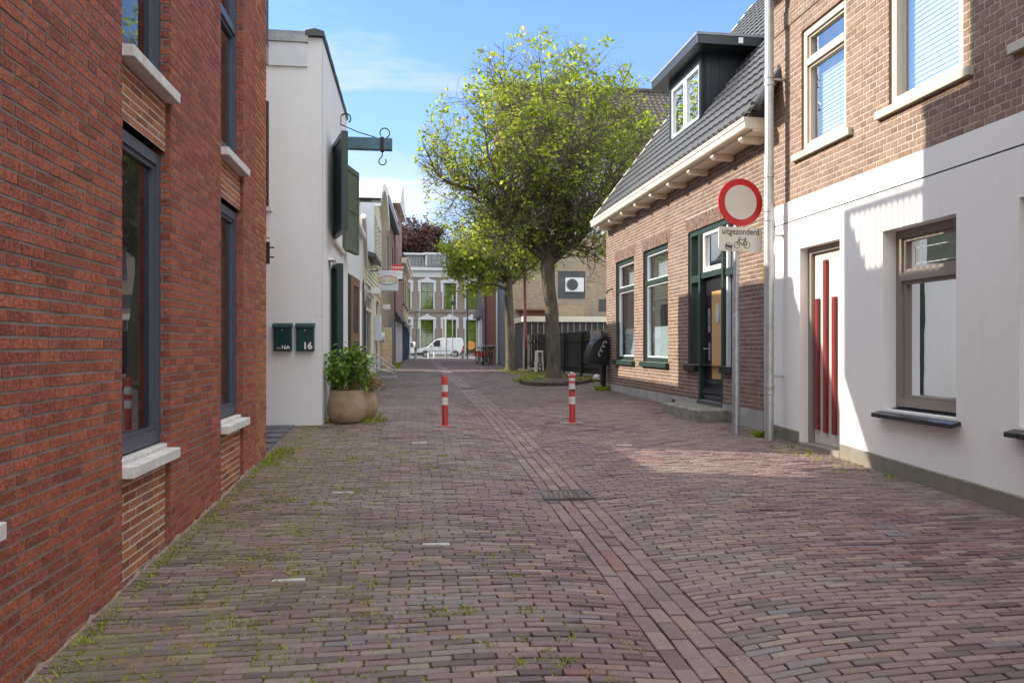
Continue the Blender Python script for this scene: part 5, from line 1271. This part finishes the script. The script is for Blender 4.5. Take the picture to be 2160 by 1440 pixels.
q=MB(); q.box(xs-.06,xs+.08,9.88,9.98,2.92,2.95); q.box(xs-.06,xs+.08,9.88,9.98,3.40,3.43); q.build('clamp',M['galv'],sg)
# drain grates
for i,(x,y,lab) in enumerate(((1.40,6.85,'near iron drain grate in the brick gutter'),(1.46,19.9,'far iron drain grate in the brick gutter by the second bollard'))):
    z=g(x,y)+.006; t=thing('drain_grate',lab,'drain',(x,y,z)); w,l=.24,.21
    q=MB(); q.box(x-w,x+w,y-l,y-l+.035,z-.05,z+.008); q.box(x-w,x+w,y+l-.035,y+l,z-.05,z+.008); q.box(x-w,x-w+.035,y-l+.035,y+l-.035,z-.05,z+.008); q.box(x+w-.035,x+w,y-l+.035,y+l-.035,z-.05,z+.008); q.build('frame',M['cast'],t,bevel=.004)
    q=MB()
    for k in range(9):
        a=x-w+.05+k*.047; q.add([(a,y-l+.035,z-.03),(a+.02,y-l+.035,z-.03),(a+.06,y+l-.035,z-.03),(a+.04,y+l-.035,z-.03),(a,y-l+.035,z+.004),(a+.02,y-l+.035,z+.004),(a+.06,y+l-.035,z+.004),(a+.04,y+l-.035,z+.004)],[(0,1,2,3),(4,5,6,7),(0,1,5,4),(1,2,6,5),(2,3,7,6),(3,0,4,7)])
    q.build('bars',M['cast'],t)
    MB().box(x-w+.03,x+w-.03,y-l+.03,y+l-.03,z-.052,z-.03).build('sump',M['inkblack'],t)
# curved letter bin on a post
lb=thing('litter_bin','dark metal bin with a curved front and white scribble on a black post','litter bin',(4.5,18.0,.46))
fl_=Fr(4.43,18.0,.985,.17,.17,-.985)
P=[(.26,1.05),(-.28,1.10)]+[(-.28+.40*(1-math.cos(R(a)))*.9,1.10+.62*math.sin(R(a))) for a in (12,24,36,48,60,72,82)]+[(.10,1.74),(.26,1.76)]
MB(fl_).prism(P,-.17,.17).build('body',M['black'],lb,bevel=.012)
MB(fl_).box(-.02,.08,-.12,.12,1.66,1.84).build('flap',M['lead'],lb,bevel=.008); MB(fl_).box(.08,.26,-.14,.14,1.76,1.84).build('cap',M['cast'],lb,bevel=.008)
MB(fl_).box(.14,.24,-.05,.05,.4,1.06).build('post',M['black'],lb)
q=MB(fl_); P=[]
for k in range(60):
    u=k/59; P.append((-.02+.20*u+.035*math.sin(22*u),.174,1.27+.38*u+.04*math.cos(22*u)))
q.tube(P,.006,4); q.build('scribble',M['stone'],lb)
# graffiti post, red pole
gp_=thing('concrete_post','short pale concrete post covered in black graffiti letters','post',(4.94,29.4,.5))
q=MB(); q.prism([(4.76,.4),(5.12,.4),(5.08,1.36),(4.80,1.36)],29.3,29.6); q.build('shaft',M['stone'],gp_,bevel=.02)
for k,ch in enumerate('BSGH'): text('graffiti_letter',ch,.25,front(29.285),4.94,0,1.12-k*.21,M['inkblack'],gp_,'CENTER',.008,1.1)
rp=thing('lamp_pole','thin dark red lamp pole between the two trees','pole',(4.76,32,.5))
MB().tube([(4.76,32,.45),(4.76,32,1.4),(4.76,32,1.45)],[.085,.085,.07],12).build('lower_shaft',M['dkbrown'],rp,True); MB().tube([(4.76,32,1.4),(4.74,32,5.6)],[.072,.05],12).build('shaft',M['polered'],rp,True)

# bicycles
def bicycle(x,y,ang,lab,col,red_bag=False,basket=False):
    z=g(x,y); t=thing('bicycle',lab,'bicycle',(x,y,z),'bicycles parked by the grey wall'); ca,sa=math.cos(ang),math.sin(ang)
    f=Fr(x,y,ca,sa,-sa,ca)
    for a in (-.54,.54):
        w=MB(f).ring((a,0,z+.35),.335,.020,'Y',28,6).build('wheel',M['tyre'],t,True)
        q=MB(f); q.disc((a,0,z+.35),.03,.06,'Y',10)
        for k in range(10): q.tube([(a,0,z+.35),(a+.32*math.cos(k*.628),0,z+.35+.32*math.sin(k*.628))],.003,4)
        q.build('spokes',M['galv'],w)
        q=MB(f); q.ring((a,0,z+.35),.375,.016,'Y',20,5,20,170); q.build('mudguard',M[col],t)
    q=MB(f)
    for P in ([(-.54,0,.35),(-.12,0,.30)],[(-.12,0,.30),(-.24,0,.86)],[(-.22,0,.80),(.40,0,.84)],[(-.12,0,.30),(.40,0,.76)],[(.36,0,.98),(.54,0,.35)],[(-.54,0,.35),(-.23,0,.78)]): q.tube([(a,d,z+h) for a,d,h in P],.017,6)
    q.build('frame',M[col],t)
    MB(f).prism([(-.38,z+.93),(-.10,z+.92),(-.08,z+.96),(-.36,z+1.0)],-.08,.08).build('saddle',M['tyre'],t,bevel=.02)
    MB(f).tube([(.22,-.28,z+1.08),(.36,-.2,z+1.1),(.37,0,z+1.06),(.36,.2,z+1.1),(.22,.28,z+1.08)],.013,6).build('handlebar',M['galv'],t)
    MB(f).box(-.75,-.28,-.06,.06,z+.74,z+.77).build('carrier',M[col],t)
    if red_bag: 
        for d in (-.16,.06): MB(f).box(-.72,-.40,d,d+.1,z+.48,z+.76).build('pannier',M['bolred'],t,bevel=.02)
    if basket: MB(f).box(.42,.68,-.17,.17,z+.86,z+1.08).build('basket',M['plastic'],t,bevel=.01)
bicycle(4.22,41.6,R(75),'nearest bicycle with a dark basket at the grey wall','black',False,True)
bicycle(3.86,41.9,R(82),'middle bicycle with red panniers and grey handlebar','black',True,False)
bicycle(3.9,44.6,R(70),'farthest bicycle, partly hidden behind the others','plastic',True,False)

# ================================================================== end of street: vehicles and posts
def vehicle(name,lab,cat,x0,y,L,Wd,prof,wheels,win,plate,van):
    z=.535; t=thing(name,lab,cat,(x0+L/2,y,z)); f=Fr(x0,y,1,0,0,-1)
    b=MB(f).prism([(a,z+h) for a,h in prof],-Wd,0).build('body',M['carwhite'],t,bevel=.05)
    for a in wheels:
        w=MB(f).disc((a,-.09,z+.31),.315,.2,'Y',28).build('wheel',M['tyre'],t,bevel=.02); MB(f).disc((a,.015,z+.31),.18,.02,'Y',20).build('rim',M['galv'],w)
        w=MB(f).disc((a,-Wd+.09,z+.31),.315,.2,'Y',28).build('wheel',M['tyre'],t)
        MB(f).ring((a,-.02,z+.31),.37,.035,'Y',20,6,0,180).build('wheel_arch',M['plastic'],t)
    for P in win: MB(f).prism([(a,z+h) for a,h in P],-.005,.006).build('side_window',M['silltile'],t)
    return t,f,z
vp=[(.05,.28),(0,.45),(.03,.66),(.25,.82),(1.05,.98),(1.55,1.42),(1.85,1.66),(2.3,1.79),(4.1,1.80),(4.27,1.65),(4.36,1.05),(4.40,.5),(4.38,.3)]
t,f,z=vehicle('delivery_van','white delivery van parked side on at the end of the street','van',.22,68.9,4.4,1.75,vp,(.88,3.55),[[(1.22,1.02),(1.62,1.42),(1.82,1.58),(2.18,1.62),(2.2,1.02)]],None,True)
MB(f).box(-.02,.75,-1.7,.012,z+.26,z+.5).build('front_bumper',M['plastic'],t,bevel=.04); MB(f).box(4.0,4.43,-1.7,.012,z+.28,z+.5).build('rear_bumper',M['plastic'],t,bevel=.03)
MB(f).box(1.25,3.1,0,.015,z+.62,z+.66).build('side_moulding',M['plastic'],t)
MB(f).box(1.42,1.62,.01,.18,z+1.0,z+1.22).build('mirror',M['carwhite'],t,bevel=.04); MB(f).box(2.0,2.2,0,.03,z+.86,z+.90).build('door_handle',M['plastic'],t)
MB(f).box(4.25,4.39,-.1,.012,z+.72,z+1.08).build('tail_light',M['taillight'],t); MB(f).box(.05,.32,-.2,.012,z+.62,z+.76).build('headlight',M['glassfar'],t)
MB(f).box(-.03,-.01,-1.1,-.6,z+.38,z+.5).build('number_plate',M['yellow'],t)
for a in (1.2,2.22,3.3): MB(f).box(a,a+.012,0,.004,z+.35,z+1.66).build('panel_gap',M['plastic'],t)
t=thing('parked_car','white parked car seen from behind at the left street corner','car',(-.6,69.5,.53)); f=Fr(0,68.0,1,0,0,-1); z=.535
b=MB(f); P=[(0,.28),(0,.62),(-.08,.95),(-.45,1.42),(-2.2,1.45),(-3.1,.95),(-4.1,.8),(-4.2,.3)]; b.prismA([(d,z+h) for d,h in P],-1.5,.25); b.build('body',M['carwhite'],t,bevel=.06)
q=MB(f); q.add([(-1.3,-.06,z+.98),(.07,-.06,z+.98),(-.05,-.40,z+1.38),(-1.2,-.40,z+1.38)],[(0,1,2,3)]); q.v=[(x,y-.03,zz+.01) for x,y,zz in q.v]; q.build('rear_window',M['silltile'],t,recalc=False)
MB(f).box(-.85,-.33,0,.02,z+.45,z+.57).build('number_plate',M['yellow'],t); MB(f).box(-1.48,.23,0,.03,z+.25,z+.42).build('bumper',M['plastic'],t)
for a in (-1.48,.08): MB(f).box(a,a+.15,-.02,.025,z+.62,z+.95).build('tail_light',M['taillight'],t); MB(f).box(a,a+.16,-.9,-.3,.52,z+.3).build('wheel',M['tyre'],t)
# street lamps
def lamp(x,y,h,lab,lean=0):
    z=g(x,y); t=thing('street_lamp',lab,'street lamp',(x,y,z),'old style lamp posts at the corner'); fr=Fr(0,0,1,0,0,1)
    def L_(pr,n=12):
        q=MB().lathe(x,y,[(r,z+zz) for r,zz in pr],n); q.v=[(a+lean*(c-z),b,c) for a,b,c in q.v]; return q
    L_([(.14,0),(.13,.15),(.085,.25),(.08,.9),(.10,.95),(.07,1.05),(.055,2.3),(.075,2.34),(.045,2.4),(.04,h-.75)]).build('post',plain('lamp post green',(.34,.42,.38),.5),t,True)
    L_([(.10,h-.75),(.14,h-.72),(.21,h-.28),(.20,h-.27)],6).build('glass_lantern',M['signface'],t)
    L_([(.25,h-.28),(.26,h-.24),(.10,h-.08),(.06,h),(.02,h+.1)],6).build('cap',plain('lamp cap grey',(.30,.30,.29),.6),t)
    q=MB(); 
    for s_ in (-1,1): q.ring((x+lean*(h-1.1)+s_*.11,y,z+h-1.0),.09,.015,'Y',14,5)
    q.build('scrollwork',M['darkmetal'],t)
lamp(.15,58.8,4.0,'nearer lamp post with a pale glass lantern, leaning slightly',.05)
lamp(-.33,64.5,3.05,'lower lamp post standing behind the lantern post at the corner')
z=g(2.75,65); t=thing('marker_post','tall white marker post with a dark edge near the van','post',(2.75,65,z)); MB().tube([(2.74,65,z),(2.74,65,z+3.35)],.07,10).build('sleeve',M['white'],t,True); MB().tube([(2.83,65.05,z),(2.83,65.05,z+3.3)],.03,8).build('edge',M['darkmetal'],t); MB().lathe(2.74,65,[(.08,z+3.35),(.05,z+3.45),(.01,z+3.5)],10).build('cap',M['galv'],t)
for x,lab in ((1.28,'short white post in front of the van door'),(1.78,'short white post in front of the van side')):
    z=g(x,66); t=thing('short_post',lab,'post',(x,66,z),'short white posts before the van'); MB().lathe(x,66,[(.07,z),(.055,z+.1),(.055,z+.48),(.03,z+.52),(.001,z+.52)],12).build('shaft',M['white'],t,True)
z=g(3.35,65); t=thing('sign_pole','plain grey sign pole right of the white van','pole',(3.35,65,z)); MB().tube([(3.35,65,z),(3.35,65,z+5.5)],.045,10).build('shaft',M['galv'],t,True); MB().box(3.2,3.6,64.93,65.0,z+4.6,z+4.95).build('plate',M['plastic'],t)
z=g(4.45,62); t=thing('traffic_pole','dark pole beside the grey corner shop with small stickers','pole',(4.4,62,z)); MB().tube([(4.42,62,z),(4.42,62,z+7.5)],.06,10).build('shaft',M['plastic'],t,True)
z=g(4.15,63.5); t=thing('bollard','small grey and red bollard beside the dark pole','bollard',(4.15,63.5,z)); MB().lathe(4.15,63.5,[(.14,z),(.13,z+.55),(.15,z+.8),(.001,z+.82)],14).build('body',M['galv'],t,True); MB().lathe(4.15,63.5,[(.14,z+.52),(.152,z+.53),(.152,z+.66),(.14,z+.67)],14).build('band',M['bolred'],t,True)

# ================================================================== light, sky, camera
az=math.atan2(-1,.338); el=math.atan(.60/math.hypot(1,.338))
sd=Vector((math.sin(az)*math.cos(el),math.cos(az)*math.cos(el),math.sin(el)))
la=bpy.data.lights.new('sun','SUN'); la.energy=SUN; la.angle=R(.53); la.color=(1,.91,.78)
so=bpy.data.objects.new('sun',la); COL.objects.link(so); so.rotation_euler=(-sd).to_track_quat('-Z','Y').to_euler(); so.location=(-20,10,30)
w=bpy.data.worlds.new('World'); sc.world=w; w.use_nodes=True; nt=w.node_tree; nt.nodes.clear()
out=nt.nodes.new('ShaderNodeOutputWorld'); bg=nt.nodes.new('ShaderNodeBackground'); sky=nt.nodes.new('ShaderNodeTexSky')
sky.sky_type='NISHITA'; sky.sun_disc=False; sky.sun_elevation=el; sky.sun_rotation=az; sky.altitude=0; sky.air_density=1.0; sky.dust_density=.6; sky.ozone_density=2.5
tc=nt.nodes.new('ShaderNodeTexCoord'); sp=nt.nodes.new('ShaderNodeSeparateXYZ'); nt.links.new(tc.outputs['Generated'],sp.inputs[0])
def mth(op,a,b=None):
    x=nt.nodes.new('ShaderNodeMath'); x.operation=op
    for i,q in enumerate((a,b)):
        if q is None: continue
        if isinstance(q,(int,float)): x.inputs[i].default_value=q
        else: nt.links.new(q,x.inputs[i])
    return x.outputs[0]
zz=mth('ADD',mth('MAXIMUM',sp.outputs[2],0.),.14)
cb=nt.nodes.new('ShaderNodeCombineXYZ'); nt.links.new(mth('DIVIDE',sp.outputs[0],zz),cb.inputs[0]); nt.links.new(mth('DIVIDE',sp.outputs[1],zz),cb.inputs[1])
def cloud(scale,loc,stops,det=7,sx=(1,1,1)):
    mp=nt.nodes.new('ShaderNodeMapping'); mp.inputs['Location'].default_value=loc; mp.inputs['Scale'].default_value=sx; nt.links.new(cb.outputs[0],mp.inputs[0])
    n=nt.nodes.new('ShaderNodeTexNoise'); n.inputs['Scale'].default_value=scale; n.inputs['Detail'].default_value=det; n.inputs['Roughness'].default_value=.58; n.inputs['Distortion'].default_value=.3; nt.links.new(mp.outputs[0],n.inputs['Vector'])
    r=nt.nodes.new('ShaderNodeValToRGB'); nt.links.new(n.outputs['Fac'],r.inputs[0])
    for e,(p,c) in zip(r.color_ramp.elements,stops): e.position=p; e.color=(c,c,c,1)
    return r.outputs[0]
c1=cloud(1.25,(3.1,.7,0),((.52,0.),(.72,.85)),8,(.45,1.3,1))
c2=cloud(.7,(1.3,4.2,2),((.40,0.),(.55,1.)),6,(1,.8,1))
low=nt.nodes.new('ShaderNodeMapRange'); low.inputs[1].default_value=.25; low.inputs[2].default_value=.16; nt.links.new(sp.outputs[2],low.inputs[0])
haze=nt.nodes.new('ShaderNodeMapRange'); haze.inputs[1].default_value=.5; haze.inputs[2].default_value=.05; haze.inputs[3].default_value=0; haze.inputs[4].default_value=.55; nt.links.new(sp.outputs[2],haze.inputs[0])
fac=mth('MINIMUM',mth('ADD',c1,mth('MULTIPLY',low.outputs[0],c2)),.96)
m0=nt.nodes.new('ShaderNodeMix'); m0.data_type='RGBA'; nt.links.new(haze.outputs[0],m0.inputs[0]); tn=nt.nodes.new('ShaderNodeMix'); tn.data_type='RGBA'; tn.blend_type='MULTIPLY'; tn.inputs[0].default_value=1; nt.links.new(sky.outputs[0],tn.inputs[6]); tn.inputs[7].default_value=(.66,.86,1.08,1); nt.links.new(tn.outputs[2],m0.inputs[6]); m0.inputs[7].default_value=(*HAZE,1)
m1=nt.nodes.new('ShaderNodeMix'); m1.data_type='RGBA'; nt.links.new(fac,m1.inputs[0]); nt.links.new(m0.outputs[2],m1.inputs[6]); m1.inputs[7].default_value=(*CLOUD,1)
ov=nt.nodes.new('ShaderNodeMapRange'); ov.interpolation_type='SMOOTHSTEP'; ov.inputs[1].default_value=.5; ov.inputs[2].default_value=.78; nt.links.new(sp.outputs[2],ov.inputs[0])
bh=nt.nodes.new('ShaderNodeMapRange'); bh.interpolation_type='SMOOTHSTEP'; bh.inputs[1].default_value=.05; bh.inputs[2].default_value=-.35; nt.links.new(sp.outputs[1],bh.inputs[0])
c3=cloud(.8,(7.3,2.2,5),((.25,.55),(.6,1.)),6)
m2=nt.nodes.new('ShaderNodeMix'); m2.data_type='RGBA'; nt.links.new(mth('MULTIPLY',mth('MAXIMUM',ov.outputs[0],bh.outputs[0]),c3),m2.inputs[0]); nt.links.new(m1.outputs[2],m2.inputs[6]); m2.inputs[7].default_value=(*FILL_BANK,1)  # bright cloud overhead and behind the camera, added to fill the shaded street
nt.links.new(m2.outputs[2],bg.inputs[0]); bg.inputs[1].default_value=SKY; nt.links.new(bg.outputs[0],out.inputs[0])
cam=bpy.data.cameras.new('camera'); co=bpy.data.objects.new('camera',cam); COL.objects.link(co)
cam.sensor_width=36; cam.lens=F/2160*36; cam.shift_y=12/2160; cam.clip_start=.05; cam.clip_end=2000
co.location=(0,0,EYE); co.rotation_euler=(R(90),0,-TH); sc.camera=co
sc.view_settings.view_transform='Standard'; sc.view_settings.look='None'; sc.view_settings.gamma=1; sc.view_settings.exposure=EXPO
sc.cycles.use_denoising=True; sc.cycles.max_bounces=8; sc.cycles.diffuse_bounces=4; sc.cycles.glossy_bounces=4; sc.cycles.transparent_max_bounces=12; sc.cycles.sample_clamp_indirect=6; sc.cycles.use_adaptive_sampling=True; sc.cycles.adaptive_threshold=.02
